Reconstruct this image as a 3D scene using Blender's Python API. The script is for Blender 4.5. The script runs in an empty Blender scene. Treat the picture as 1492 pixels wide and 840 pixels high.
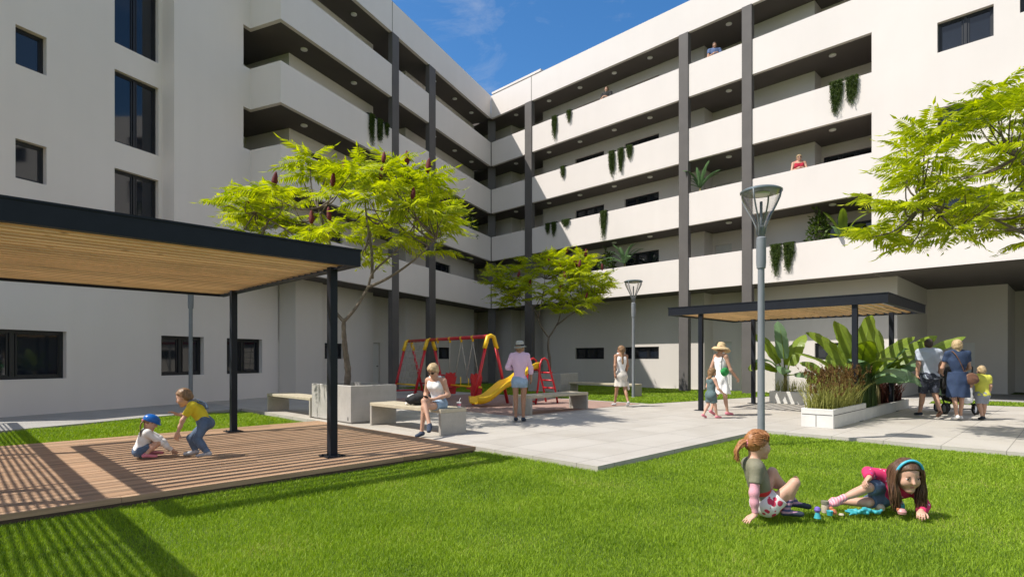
import bpy, bmesh, math, random
import numpy as np
from mathutils import Vector, Matrix, Euler

random.seed(7)
RNG = np.random.default_rng(7)
R = math.radians
S2 = math.sqrt(0.5)
CAM_H = 1.30
scene = bpy.context.scene
COL = scene.collection

# ------------------------------------------------------------------ frames
def uv(u, v):
    """courtyard grid (u runs away to the right, v away to the left) -> world x, y"""
    return ((u - v) * S2, (u + v) * S2)
PHI = R(24.05)
SA, CA = math.sin(PHI), math.cos(PHI)
def sn(s, n):
    """left wing grid (s along its front, n out of it) -> world x, y"""
    return (s * SA + n * CA, s * CA - n * SA)
def f_world(x, y, z): return (x, y, z)
def f_uv(u, v, z):
    a, b = uv(u, v); return (a, b, z)
def f_sn(s, n, z):
    a, b = sn(s, n); return (a, b, z)
ROT_UV = R(45)

# ------------------------------------------------------------------ materials
MATS = {}
def new_mat(name):
    m = bpy.data.materials.new(name); m.use_nodes = True
    nt = m.node_tree
    b = nt.nodes['Principled BSDF']
    MATS[name] = m
    return m, nt, b
def N(nt, t, **kw):
    n = nt.nodes.new(t)
    for k, v in kw.items():
        if k in n.inputs: n.inputs[k].default_value = v
        else: setattr(n, k, v)
    return n
def L(nt, a, b): nt.links.new(a, b)
def rgb(c): return (c[0], c[1], c[2], 1.0)
def coords(nt, scale=(1, 1, 1), rot=(0, 0, 0), kind='Object'):
    tc = N(nt, 'ShaderNodeTexCoord')
    mp = N(nt, 'ShaderNodeMapping')
    mp.inputs['Scale'].default_value = scale
    mp.inputs['Rotation'].default_value = rot
    L(nt, tc.outputs[kind], mp.inputs['Vector'])
    return mp.outputs['Vector']
def ramp(nt, fac, stops):
    r = N(nt, 'ShaderNodeValToRGB')
    e = r.color_ramp.elements
    while len(e) < len(stops): e.new(0.5)
    for i, (p, c) in enumerate(stops):
        e[i].position = p; e[i].color = rgb(c)
    L(nt, fac, r.inputs['Fac'])
    return r.outputs['Color']
def noise(nt, vec, scale, detail=4, rough=0.55):
    n = N(nt, 'ShaderNodeTexNoise')
    n.inputs['Scale'].default_value = scale; n.inputs['Detail'].default_value = detail
    n.inputs['Roughness'].default_value = rough
    L(nt, vec, n.inputs['Vector'])
    return n.outputs['Fac']
def bump(nt, b, h, strength=0.2, dist=0.01):
    bp = N(nt, 'ShaderNodeBump')
    bp.inputs['Strength'].default_value = strength; bp.inputs['Distance'].default_value = dist
    L(nt, h, bp.inputs['Height']); L(nt, bp.outputs['Normal'], b.inputs['Normal'])
def scl(c, k): return tuple(min(1, x * k) for x in c)
def mat(name, col, rough=0.7, metal=0.0, var=0.12, scale=3.0, bmp=0.0, bscale=60.0, spec=0.5, sub=0.0):
    """plain procedural surface: two octaves of tone variation plus optional fine bump"""
    if name in MATS: return MATS[name]
    m, nt, b = new_mat(name)
    v = coords(nt)
    f = noise(nt, v, scale, 5)
    c = ramp(nt, f, [(0.3, scl(col, 1 - var)), (0.7, scl(col, 1 + var))])
    L(nt, c, b.inputs['Base Color'])
    b.inputs['Roughness'].default_value = rough
    b.inputs['Metallic'].default_value = metal
    b.inputs['Specular IOR Level'].default_value = spec
    if sub:
        b.inputs['Subsurface Weight'].default_value = sub
        b.inputs['Subsurface Radius'].default_value = (0.02, 0.008, 0.004)
    if bmp:
        bump(nt, b, noise(nt, v, bscale, 3), bmp, 0.01)
    return m

def mat_render_wall(name, col, var=0.05):
    m, nt, b = new_mat(name)
    v = coords(nt)
    big = noise(nt, v, 0.35, 4)
    c1 = ramp(nt, big, [(0.3, scl(col, 1 - var)), (0.7, scl(col, 1 + var * .4))])
    # faint vertical weather streaks
    vs = coords(nt, (2.2, 2.2, 0.12))
    st = noise(nt, vs, 1.0, 5, 0.6)
    mx = N(nt, 'ShaderNodeMix', data_type='RGBA', blend_type='MULTIPLY')
    mx.inputs[0].default_value = 0.16
    c2 = ramp(nt, st, [(0.25, (0.88, 0.87, 0.85)), (0.6, (1, 1, 1))])
    L(nt, c1, mx.inputs[6]); L(nt, c2, mx.inputs[7])
    L(nt, mx.outputs[2], b.inputs['Base Color'])
    b.inputs['Roughness'].default_value = 0.9
    b.inputs['Specular IOR Level'].default_value = 0.2
    bump(nt, b, noise(nt, v, 90, 3), 0.12, 0.004)
    return m

def mat_concrete(name, col):
    m, nt, b = new_mat(name)
    v = coords(nt)
    a = noise(nt, v, 2.5, 6, 0.65); g = noise(nt, v, 70, 2)
    c1 = ramp(nt, a, [(0.25, scl(col, .8)), (0.55, col), (0.8, scl(col, 1.12))])
    c2 = ramp(nt, g, [(0.3, (0.8, 0.79, 0.77)), (0.6, (1, 1, 1))])
    mx = N(nt, 'ShaderNodeMix', data_type='RGBA', blend_type='MULTIPLY'); mx.inputs[0].default_value = 0.6
    L(nt, c1, mx.inputs[6]); L(nt, c2, mx.inputs[7]); L(nt, mx.outputs[2], b.inputs['Base Color'])
    b.inputs['Roughness'].default_value = 0.85
    bump(nt, b, g, 0.25, 0.004)
    return m

def mat_wood(name, col, grain_axis=0, island=0.35, knots=False):
    m, nt, b = new_mat(name)
    sc = [14, 14, 14]; sc[grain_axis] = 0.7
    v = coords(nt, tuple(sc))
    g = noise(nt, v, 2.0, 6, 0.65)
    c1 = ramp(nt, g, [(0.25, scl(col, .62)), (0.5, col), (0.75, scl(col, 1.2))])
    geo = N(nt, 'ShaderNodeNewGeometry')
    c2 = ramp(nt, geo.outputs['Random Per Island'], [(0.0, (1 - island,) * 3), (0.5, (1 - island * .3, 1 - island * .42, 1 - island * .5)), (1.0, (1, 1, 1))])
    mx = N(nt, 'ShaderNodeMix', data_type='RGBA', blend_type='MULTIPLY'); mx.inputs[0].default_value = 1.0
    L(nt, c1, mx.inputs[6]); L(nt, c2, mx.inputs[7])
    out = mx.outputs[2]
    if knots:
        kv = coords(nt, (3.2, 9, 9))
        vo = N(nt, 'ShaderNodeTexVoronoi'); vo.inputs['Scale'].default_value = 1.0; L(nt, kv, vo.inputs['Vector'])
        c3 = ramp(nt, vo.outputs['Distance'], [(0.04, (0.42, 0.3, 0.2)), (0.16, (1, 1, 1))])
        m2 = N(nt, 'ShaderNodeMix', data_type='RGBA', blend_type='MULTIPLY'); m2.inputs[0].default_value = .8
        L(nt, out, m2.inputs[6]); L(nt, c3, m2.inputs[7]); out = m2.outputs[2]
    L(nt, out, b.inputs['Base Color'])
    b.inputs['Roughness'].default_value = 0.62
    b.inputs['Specular IOR Level'].default_value = 0.3
    bump(nt, b, g, 0.2, 0.003)
    return m

def mat_leaf(name, c_dark, c_light, trans=0.45, rough=0.5, scale=1.2, dry=None):
    m, nt, b = new_mat(name)
    v = coords(nt)
    geo = N(nt, 'ShaderNodeNewGeometry')
    n1 = noise(nt, v, scale, 3)
    ad = N(nt, 'ShaderNodeMath', operation='ADD')
    ml = N(nt, 'ShaderNodeMath', operation='MULTIPLY'); ml.inputs[1].default_value = 0.5
    L(nt, geo.outputs['Random Per Island'], ml.inputs[0])
    m3 = N(nt, 'ShaderNodeMath', operation='MULTIPLY'); m3.inputs[1].default_value = 0.6
    L(nt, n1, m3.inputs[0])
    L(nt, ml.outputs[0], ad.inputs[0]); L(nt, m3.outputs[0], ad.inputs[1])
    c = ramp(nt, ad.outputs[0], [(0.25, c_dark), (0.8, c_light)] if dry is None else [(0.22, c_dark), (0.72, c_light), (0.78, c_light), (0.86, dry)])
    L(nt, c, b.inputs['Base Color'])
    b.inputs['Roughness'].default_value = rough
    b.inputs['Specular IOR Level'].default_value = 0.3
    tr = N(nt, 'ShaderNodeBsdfTranslucent')
    hs = N(nt, 'ShaderNodeHueSaturation'); hs.inputs['Saturation'].default_value = 1.15; hs.inputs['Value'].default_value = 1.25
    L(nt, c, hs.inputs['Color']); L(nt, hs.outputs['Color'], tr.inputs['Color'])
    ms = N(nt, 'ShaderNodeMixShader'); ms.inputs[0].default_value = trans
    out = nt.nodes['Material Output']
    L(nt, b.outputs[0], ms.inputs[1]); L(nt, tr.outputs[0], ms.inputs[2]); L(nt, ms.outputs[0], out.inputs['Surface'])
    return m

def mat_glass_dark(name, col, rough=0.04, spec=0.8):
    m, nt, b = new_mat(name)
    v = coords(nt)
    f = noise(nt, v, 0.6, 2)
    L(nt, ramp(nt, f, [(0.3, scl(col, .8)), (0.7, scl(col, 1.2))]), b.inputs['Base Color'])
    b.inputs['Roughness'].default_value = rough
    b.inputs['Specular IOR Level'].default_value = spec
    b.inputs['IOR'].default_value = 1.6
    bump(nt, b, noise(nt, v, 0.8, 1), 0.02, 0.02)
    return m

def mat_clear(name, col=(0.9, 0.95, 0.97)):
    m, nt, b = new_mat(name)
    v = coords(nt)
    L(nt, ramp(nt, noise(nt, v, 2.0), [(0.2, scl(col, .95)), (0.8, col)]), b.inputs['Base Color'])
    b.inputs['Roughness'].default_value = 0.05
    tr = N(nt, 'ShaderNodeBsdfTransparent')
    gl = N(nt, 'ShaderNodeBsdfGlossy'); gl.inputs['Roughness'].default_value = 0.05
    lw = N(nt, 'ShaderNodeLayerWeight'); lw.inputs['Blend'].default_value = 0.35
    ms = N(nt, 'ShaderNodeMixShader')
    L(nt, lw.outputs['Facing'], ms.inputs[0]); L(nt, tr.outputs[0], ms.inputs[1]); L(nt, gl.outputs[0], ms.inputs[2])
    L(nt, ms.outputs[0], nt.nodes['Material Output'].inputs['Surface'])
    return m

def mat_print(name, base, spot, scale=14, size=0.28, spot2=None):
    """cloth with a printed pattern of blotches"""
    m, nt, b = new_mat(name)
    v = coords(nt)
    wv = N(nt, 'ShaderNodeTexNoise'); wv.inputs['Scale'].default_value = 6; L(nt, v, wv.inputs['Vector'])
    ma = N(nt, 'ShaderNodeMix', data_type='VECTOR'); ma.inputs[0].default_value = 0.08
    L(nt, v, ma.inputs[4]); L(nt, wv.outputs['Color'], ma.inputs[5])
    vo = N(nt, 'ShaderNodeTexVoronoi'); vo.inputs['Scale'].default_value = scale
    L(nt, ma.outputs[1], vo.inputs['Vector'])
    if spot2:
        cc = ramp(nt, vo.outputs['Color'], [(0.45, spot), (0.55, spot2)])
    st = [(size, (1, 1, 1)), (size + 0.05, (0, 0, 0))]
    fc = ramp(nt, vo.outputs['Distance'], st)
    mx = N(nt, 'ShaderNodeMix', data_type='RGBA')
    L(nt, fc, mx.inputs[0]); mx.inputs[6].default_value = rgb(base); mx.inputs[7].default_value = rgb(spot)
    if spot2: L(nt, cc, mx.inputs[7])
    L(nt, mx.outputs[2], b.inputs['Base Color'])
    b.inputs['Roughness'].default_value = 0.9
    bump(nt, b, noise(nt, v, 40, 3), 0.3, 0.004)
    return m

def mat_stripe(name, c1, c2, freq=40, axis='Z'):
    m, nt, b = new_mat(name)
    v = coords(nt)
    w = N(nt, 'ShaderNodeTexWave', wave_type='BANDS', bands_direction=axis)
    w.inputs['Scale'].default_value = freq; w.inputs['Distortion'].default_value = 1.0
    L(nt, v, w.inputs['Vector'])
    L(nt, ramp(nt, w.outputs['Fac'], [(0.4, c1), (0.6, c2)]), b.inputs['Base Color'])
    b.inputs['Roughness'].default_value = 0.9
    bump(nt, b, noise(nt, v, 40, 3), 0.3, 0.004)
    return m

def mat_hair(name, dark, light, axis=2):
    m, nt, b = new_mat(name)
    sc = [90, 90, 90]; sc[axis] = 5
    v = coords(nt, tuple(sc))
    f = noise(nt, v, 1.0, 4, 0.6)
    L(nt, ramp(nt, f, [(0.3, dark), (0.7, light)]), b.inputs['Base Color'])
    b.inputs['Roughness'].default_value = 0.45
    b.inputs['Specular IOR Level'].default_value = 0.4
    bump(nt, b, f, 0.5, 0.006)
    return m

# ------------------------------------------------------------------ objects
def tag(o, label=None, cat=None, group=None, kind=None):
    if label: o['label'] = label
    if cat: o['category'] = cat
    if group: o['group'] = group
    if kind: o['kind'] = kind
    return o
def empty(name, loc=(0, 0, 0), rotz=0.0, label=None, cat=None, group=None):
    o = bpy.data.objects.new(name, None); COL.objects.link(o)
    o.empty_display_size = 0.2
    o.location = loc; o.rotation_euler = (0, 0, rotz)
    return tag(o, label, cat, group)
def copy_tree(o, parent=None):
    c = o.copy(); COL.objects.link(c)
    if parent is not None: c.parent = parent
    for ch in list(o.children): copy_tree(ch, c)
    return c

class MB:
    """collects polygons; build() links them as one mesh object"""
    def __init__(self, frame=f_world, origin=(0, 0, 0)):
        self.f = frame; self.v = []; self.p = []; self.m = []; self.o = origin; self.mi = 0; self.sm = []
        self.smooth = False
    def vert(self, x, y, z):
        a = self.f(x, y, z)
        self.v.append((a[0] - self.o[0], a[1] - self.o[1], a[2] - self.o[2])); return len(self.v) - 1
    def face(self, idx): self.p.append(tuple(idx)); self.m.append(self.mi); self.sm.append(self.smooth)
    def poly(self, pts): self.face([self.vert(*p) for p in pts])
    def box(self, x0, x1, y0, y1, z0, z1, skip=''):
        if x0 > x1: x0, x1 = x1, x0
        if y0 > y1: y0, y1 = y1, y0
        if z0 > z1: z0, z1 = z1, z0
        q = [self.vert(x, y, z) for z in (z0, z1) for y in (y0, y1) for x in (x0, x1)]
        F = {'b': (0, 2, 3, 1), 't': (4, 5, 7, 6), 's': (0, 1, 5, 4), 'n': (2, 6, 7, 3), 'w': (0, 4, 6, 2), 'e': (1, 3, 7, 5)}
        for k, f in F.items():
            if k not in skip: self.face([q[i] for i in f])
    def bbox(self, x0, x1, y0, y1, z0, z1, b=0.006):
        """box with bevelled vertical and top edges"""
        if x0 > x1: x0, x1 = x1, x0
        if y0 > y1: y0, y1 = y1, y0
        b = min(b, (x1 - x0) * .3, (y1 - y0) * .3, (z1 - z0) * .3)
        def ring(i, z):
            return [self.vert(*p, z) for p in ((x0 + b + i, y0 + i), (x1 - b - i, y0 + i), (x1 - i, y0 + b + i), (x1 - i, y1 - b - i), (x1 - b - i, y1 - i), (x0 + b + i, y1 - i), (x0 + i, y1 - b - i), (x0 + i, y0 + b + i))]
        rs = [ring(b, z0), ring(0, z0 + b), ring(0, z1 - b), ring(b, z1)]
        for a, c in zip(rs, rs[1:]):
            for i in range(8): self.face((a[i], a[(i + 1) % 8], c[(i + 1) % 8], c[i]))
        self.face(rs[0][::-1]); self.face(rs[-1])
    def tube(self, pts, rad, n=8, cap=True):
        """pts: list of xyz; rad: scalar or list"""
        P = [Vector(p) for p in pts]
        if not hasattr(rad, '__len__'): rad = [rad] * len(P)
        rings = []
        up = None
        for i, p in enumerate(P):
            d = (P[min(i + 1, len(P) - 1)] - P[max(i - 1, 0)])
            if d.length < 1e-9: d = Vector((0, 0, 1))
            d.normalize()
            if up is None:
                up = Vector((0, 0, 1)) if abs(d.z) < 0.9 else Vector((1, 0, 0))
            a = d.cross(up)
            if a.length < 1e-6: a = d.cross(Vector((0.3, 1, 0.2)))
            a.normalize(); b = a.cross(d).normalized(); up = b
            rings.append([self.vert(*(p + float(rad[i]) * (math.cos(t) * a + math.sin(t) * b))) for t in [2 * math.pi * k / n for k in range(n)]])
        s0 = self.smooth; self.smooth = True
        for r0, r1 in zip(rings, rings[1:]):
            for k in range(n):
                self.face((r0[k], r1[k], r1[(k + 1) % n], r0[(k + 1) % n]))
        self.smooth = s0
        if cap: self.face(rings[0]); self.face(rings[-1][::-1])
    def lathe(self, prof, cx=0, cy=0, n=24, cap=True, ax=None):
        """prof: list of (radius, z); sharp corners get two tight extra rings so that smooth shading stays crisp"""
        q = [prof[0]]
        for i in range(1, len(prof) - 1):
            a, b, c = (np.array(p, float) for p in prof[i - 1:i + 2])
            u_, w_ = b - a, c - b; lu, lw = np.hypot(*u_), np.hypot(*w_)
            if lu > 1e-6 and lw > 1e-6 and np.dot(u_, w_) / (lu * lw) < .80:
                q += [tuple(b - u_ / lu * min(.002, lu * .2)), tuple(b), tuple(b + w_ / lw * min(.002, lw * .2))]
            else: q.append(tuple(b))
        prof = q + [prof[-1]]
        rings = [[self.vert(cx + r * math.cos(2 * math.pi * k / n), cy + r * math.sin(2 * math.pi * k / n), z) for k in range(n)] for r, z in prof]
        s0 = self.smooth; self.smooth = True
        for r0, r1 in zip(rings, rings[1:]):
            for k in range(n): self.face((r0[k], r0[(k + 1) % n], r1[(k + 1) % n], r1[k]))
        self.smooth = s0
        if cap: self.face(rings[0][::-1]); self.face(rings[-1])
    def prism(self, outline, x0, x1):
        """outline in (y,z), extruded along x"""
        a = [self.vert(x0, y, z) for y, z in outline]; b = [self.vert(x1, y, z) for y, z in outline]
        n = len(outline)
        self.face(a[::-1]); self.face(b)
        for i in range(n): self.face((a[i], a[(i + 1) % n], b[(i + 1) % n], b[i]))
    def build(self, name, mats, parent=None, fix=True):
        me = bpy.data.meshes.new(name)
        me.from_pydata(self.v, [], self.p)
        if not isinstance(mats, (list, tuple)): mats = [mats]
        for m in mats: me.materials.append(m)
        me.polygons.foreach_set('material_index', self.m)
        me.polygons.foreach_set('use_smooth', self.sm)
        if fix:
            bm = bmesh.new(); bm.from_mesh(me); bmesh.ops.recalc_face_normals(bm, faces=bm.faces); bm.to_mesh(me); bm.free()
        me.update()
        o = bpy.data.objects.new(name, me); COL.objects.link(o)
        if parent is not None: o.parent = parent
        return o

def np_mesh(name, V, F, mats, parent=None, smooth=True, mi=None):
    """V (n,3) float, F (m,3 or 4) int"""
    me = bpy.data.meshes.new(name)
    F = np.asarray(F, np.int32); k = F.shape[1]
    me.vertices.add(len(V)); me.vertices.foreach_set('co', np.asarray(V, np.float32).ravel())
    me.loops.add(F.size); me.loops.foreach_set('vertex_index', F.ravel())
    me.polygons.add(len(F)); me.polygons.foreach_set('loop_start', np.arange(0, F.size, k, dtype=np.int32))
    if not isinstance(mats, (list, tuple)): mats = [mats]
    for m in mats: me.materials.append(m)
    if mi is not None: me.polygons.foreach_set('material_index', np.asarray(mi, np.int32))
    me.polygons.foreach_set('use_smooth', np.full(len(F), smooth, dtype=bool))
    me.update(calc_edges=True); me.validate()
    o = bpy.data.objects.new(name, me); COL.objects.link(o)
    if parent is not None: o.parent = parent
    return o

def wall_sheet(mb, frame, a0, a1, z0, z1, holes, depth_sign, off, depth=0.22):
    """a wall face in plane off of frame(a, off, z) with openings and their reveals.
    frame takes (along, across, z); reveals run from off to off+depth_sign*depth"""
    xs = sorted({a0, a1, *[h[0] for h in holes], *[h[1] for h in holes]})
    zs = sorted({z0, z1, *[h[2] for h in holes], *[h[3] for h in holes]})
    xs = [x for x in xs if a0 - 1e-6 <= x <= a1 + 1e-6]; zs = [z for z in zs if z0 - 1e-6 <= z <= z1 + 1e-6]
    for i in range(len(xs) - 1):
        for j in range(len(zs) - 1):
            cx, cz = (xs[i] + xs[i + 1]) / 2, (zs[j] + zs[j + 1]) / 2
            if any(h[0] < cx < h[1] and h[2] < cz < h[3] for h in holes): continue
            mb.poly([frame(xs[i], off, zs[j]), frame(xs[i + 1], off, zs[j]), frame(xs[i + 1], off, zs[j + 1]), frame(xs[i], off, zs[j + 1])])
    o2 = off + depth_sign * depth
    for h in holes:
        x0, x1, y0, y1 = h[:4]
        mb.poly([frame(x0, off, y0), frame(x0, off, y1), frame(x0, o2, y1), frame(x0, o2, y0)])
        mb.poly([frame(x1, off, y0), frame(x1, off, y1), frame(x1, o2, y1), frame(x1, o2, y0)])
        mb.poly([frame(x0, off, y0), frame(x1, off, y0), frame(x1, o2, y0), frame(x0, o2, y0)])
        mb.poly([frame(x0, off, y1), frame(x1, off, y1), frame(x1, o2, y1), frame(x0, o2, y1)])
# ------------------------------------------------------------------ camera, light, sky
cam_d = bpy.data.cameras.new('camera'); cam = bpy.data.objects.new('camera', cam_d); COL.objects.link(cam)
cam.location = (0, 0, CAM_H); cam.rotation_euler = (R(90), 0, 0)
cam_d.sensor_width = 36.0; cam_d.lens = 829.0 / 1492 * 36.0
cam_d.shift_y = (523.5 - 420.0) / 1492
cam_d.clip_start = 0.05; cam_d.clip_end = 3000
scene.camera = cam
SUN_EL, SUN_AZ = R(53.0), math.atan2(0.25, 0.968)   # shadows fall along (cos az, sin az)
sd = bpy.data.lights.new('sun', 'SUN'); so = bpy.data.objects.new('sun', sd); COL.objects.link(so)
sd.energy = 4.8; sd.angle = R(0.5); sd.color = (1.0, 0.945, 0.86)
ldir = Vector((math.cos(SUN_EL) * math.cos(SUN_AZ), math.cos(SUN_EL) * math.sin(SUN_AZ), -math.sin(SUN_EL)))
so.rotation_euler = ldir.to_track_quat('-Z', 'Y').to_euler()
so.location = (-20, -5, 30)
w = bpy.data.worlds.new('World'); scene.world = w; w.use_nodes = True
nt = w.node_tree
bg = nt.nodes['Background']; bg.inputs['Strength'].default_value = 0.098
sky = N(nt, 'ShaderNodeTexSky', sky_type='NISHITA', sun_disc=False, sun_elevation=SUN_EL)
tosun = -ldir
sky.sun_rotation = math.atan2(tosun.x, tosun.y)
sky.air_density = 1.0; sky.dust_density = 0.9; sky.ozone_density = 3.0
# thin cirrus
tc = N(nt, 'ShaderNodeTexCoord'); mp = N(nt, 'ShaderNodeMapping'); mp.inputs['Scale'].default_value = (3.0, 3.0, 7.0)
mp.inputs['Location'].default_value = (0.35, 0.1, 0.2)
L(nt, tc.outputs['Generated'], mp.inputs['Vector'])
cn = N(nt, 'ShaderNodeTexNoise'); cn.inputs['Scale'].default_value = 2.2; cn.inputs['Detail'].default_value = 8; cn.inputs['Roughness'].default_value = 0.62
cn.inputs['Distortion'].default_value = 0.6
L(nt, mp.outputs['Vector'], cn.inputs['Vector'])
cr = ramp(nt, cn.outputs['Fac'], [(0.53, (0, 0, 0)), (0.9, (0.40, 0.40, 0.40))])
mx = N(nt, 'ShaderNodeMix', data_type='RGBA')
hs = N(nt, 'ShaderNodeHueSaturation'); hs.inputs['Saturation'].default_value = 1.3; hs.inputs['Value'].default_value = 1.5
L(nt, sky.outputs['Color'], hs.inputs['Color'])
# unseen cloud cover added behind the camera to whiten and brighten the ambient light
sp = N(nt, 'ShaderNodeSeparateXYZ'); L(nt, tc.outputs['Generated'], sp.inputs[0])
mr = N(nt, 'ShaderNodeMapRange'); mr.inputs['From Min'].default_value = 0.15; mr.inputs['From Max'].default_value = -0.55
mr.inputs['To Min'].default_value = 0.0; mr.inputs['To Max'].default_value = 0.62
L(nt, sp.outputs['Y'], mr.inputs['Value'])
c2_ = N(nt, 'ShaderNodeMath', operation='MAXIMUM'); L(nt, cr, c2_.inputs[0]); L(nt, mr.outputs[0], c2_.inputs[1])
L(nt, c2_.outputs[0], mx.inputs[0]); L(nt, hs.outputs['Color'], mx.inputs[6]); mx.inputs[7].default_value = (6.3, 6.35, 6.5, 1)
L(nt, mx.outputs[2], bg.inputs['Color'])
vs = scene.view_settings
vs.view_transform = 'Standard'; vs.look = 'None'; vs.exposure = 0.27; vs.gamma = 1.0; vs.use_curve_mapping = False
scene.render.resolution_x = 1024; scene.render.resolution_y = 576
scene.render.engine = 'CYCLES'
scene.cycles.use_denoising = True
scene.cycles.max_bounces = 8; scene.cycles.diffuse_bounces = 5; scene.cycles.glossy_bounces = 3
scene.cycles.transparent_max_bounces = 12; scene.cycles.transmission_bounces = 4
scene.cycles.caustics_reflective = False; scene.cycles.caustics_refractive = False
scene.cycles.use_adaptive_sampling = True; scene.cycles.adaptive_threshold = 0.02

# ------------------------------------------------------------------ shared materials
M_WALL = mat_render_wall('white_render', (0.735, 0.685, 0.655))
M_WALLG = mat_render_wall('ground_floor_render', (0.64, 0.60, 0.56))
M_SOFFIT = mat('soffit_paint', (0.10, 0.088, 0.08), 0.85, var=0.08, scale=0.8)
M_COLUMN = mat('column_paint', (0.108, 0.099, 0.095), 0.75, var=0.10, scale=1.5, bmp=0.1)
M_GALLERY = mat_render_wall('gallery_bounce_floor', (0.45, 0.43, 0.40))
M_FRAME = mat('window_frame_metal', (0.022, 0.024, 0.028), 0.4, 0.3, var=0.1)
M_PANE = mat_glass_dark('window_glass', (0.012, 0.016, 0.024), spec=0.5)
M_DOOR = mat('door_paint', (0.62, 0.62, 0.60), 0.5, var=0.04)
M_LAMPW = mat('ceiling_lamp_white', (0.75, 0.75, 0.72), 0.4, var=0.03)
M_DARKMETAL = mat('pergola_metal', (0.010, 0.0125, 0.019), 0.5, 0.0, var=0.15, scale=6, bmp=0.05, spec=0.25)
M_SLAT = mat_wood('pergola_slat_wood', (0.82, 0.53, 0.25), 0, 0.25, True)
M_DECK = mat_wood('deck_board_wood', (0.465, 0.305, 0.19), 0, 0.40, False)
M_CONC = mat_concrete('planter_concrete', (0.46, 0.44, 0.41))
M_BENCHTOP = mat('bench_top_stone', (0.48, 0.42, 0.31), 0.7, var=0.12, scale=9, bmp=0.1)
M_BENCH = mat_concrete('bench_concrete', (0.44, 0.41, 0.36))
M_WPLANT = mat('white_planter_stone', (0.64, 0.63, 0.60), 0.7, var=0.06, scale=4, bmp=0.15)
M_SOIL = mat('soil', (0.06, 0.042, 0.03), 0.95, var=0.35, scale=20, bmp=0.8, bscale=40)
M_POLE = mat('lamp_post_metal', (0.19, 0.205, 0.22), 0.55, 0.0, var=0.08, scale=5)
M_LGLASS = mat_clear('lamp_glass')
M_RED = mat('play_red_paint', (0.52, 0.018, 0.028), 0.35, var=0.08, scale=8)
M_YEL = mat('play_yellow_plastic', (0.80, 0.50, 0.012), 0.35, var=0.06, scale=5)
M_ROPE = mat('rope', (0.45, 0.42, 0.36), 0.9, var=0.15, scale=40)
M_BARK = mat('tree_bark', (0.155, 0.125, 0.098), 0.9, var=0.3, scale=12, bmp=0.6, bscale=30)

# ------------------------------------------------------------------ ground
def slab(name, pts, z0, z1, m, frame=f_uv, rot=True, kind='structure'):
    mb = MB(frame)
    top = [mb.vert(a, b, z1) for a, b in pts]; bot = [mb.vert(a, b, z0) for a, b in pts]
    n = len(pts)
    mb.face(top); mb.face(bot[::-1])
    for i in range(n): mb.face((bot[i], bot[(i + 1) % n], top[(i + 1) % n], top[i]))
    o = mb.build(name, m); o['kind'] = kind
    return o
def mat_paving(name, col, tile, rot):
    m, nt, b = new_mat(name)
    v = coords(nt, (1, 1, 1), (0, 0, rot))
    br = N(nt, 'ShaderNodeTexBrick', offset=0.0, squash=1.0)
    br.inputs['Scale'].default_value = 1.0
    br.inputs['Brick Width'].default_value = tile[0]; br.inputs['Row Height'].default_value = tile[1]
    br.inputs['Mortar Size'].default_value = 0.006; br.inputs['Mortar Smooth'].default_value = 0.2
    br.inputs['Color1'].default_value = rgb(scl(col, 0.95)); br.inputs['Color2'].default_value = rgb(scl(col, 1.03))
    br.inputs['Mortar'].default_value = rgb(scl(col, 0.5)); br.inputs['Bias'].default_value = 0.1
    L(nt, v, br.inputs['Vector'])
    n1 = noise(nt, v, 1.1, 6, 0.62); n2 = noise(nt, v, 45, 3)
    c1 = ramp(nt, n1, [(0.28, (0.80, 0.77, 0.73)), (0.58, (1, 1, 1))]); c2 = ramp(nt, n2, [(0.3, (0.9, 0.895, 0.88)), (0.65, (1, 1, 1))])
    m1 = N(nt, 'ShaderNodeMix', data_type='RGBA', blend_type='MULTIPLY'); m1.inputs[0].default_value = 0.7
    m2 = N(nt, 'ShaderNodeMix', data_type='RGBA', blend_type='MULTIPLY'); m2.inputs[0].default_value = 0.8
    L(nt, br.outputs['Color'], m1.inputs[6]); L(nt, c1, m1.inputs[7]); L(nt, m1.outputs[2], m2.inputs[6]); L(nt, c2, m2.inputs[7])
    L(nt, m2.outputs[2], b.inputs['Base Color'])
    b.inputs['Roughness'].default_value = 0.8
    ad = N(nt, 'ShaderNodeMath', operation='SUBTRACT'); L(nt, n2, ad.inputs[0]); L(nt, br.outputs['Fac'], ad.inputs[1])
    bump(nt, b, ad.outputs[0], 0.15, 0.006)
    return m
M_PAVE = mat_paving('courtyard_paving', (0.47, 0.44, 0.395), (1.5, 0.75), -ROT_UV)
M_PATH = mat_paving('wall_path_concrete', (0.37, 0.36, 0.34), (1.8, 1.5), -(math.pi / 2 - PHI))
M_RUBBER = mat('play_rubber', (0.33, 0.215, 0.175), 0.95, var=0.12, scale=3, bmp=0.4, bscale=120)
def mat_lawn_base():
    m, nt, b = new_mat('lawn_soil')
    v = coords(nt)
    a = noise(nt, v, 30, 4); c = noise(nt, v, 0.8, 4)
    c1 = ramp(nt, a, [(0.3, (0.04, 0.07, 0.008)), (0.7, (0.11, 0.17, 0.02))])
    L(nt, c1, b.inputs['Base Color']); b.inputs['Roughness'].default_value = 0.95
    bump(nt, b, a, 0.6, 0.02)
    return m
M_LAWN = mat_lawn_base()
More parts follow.
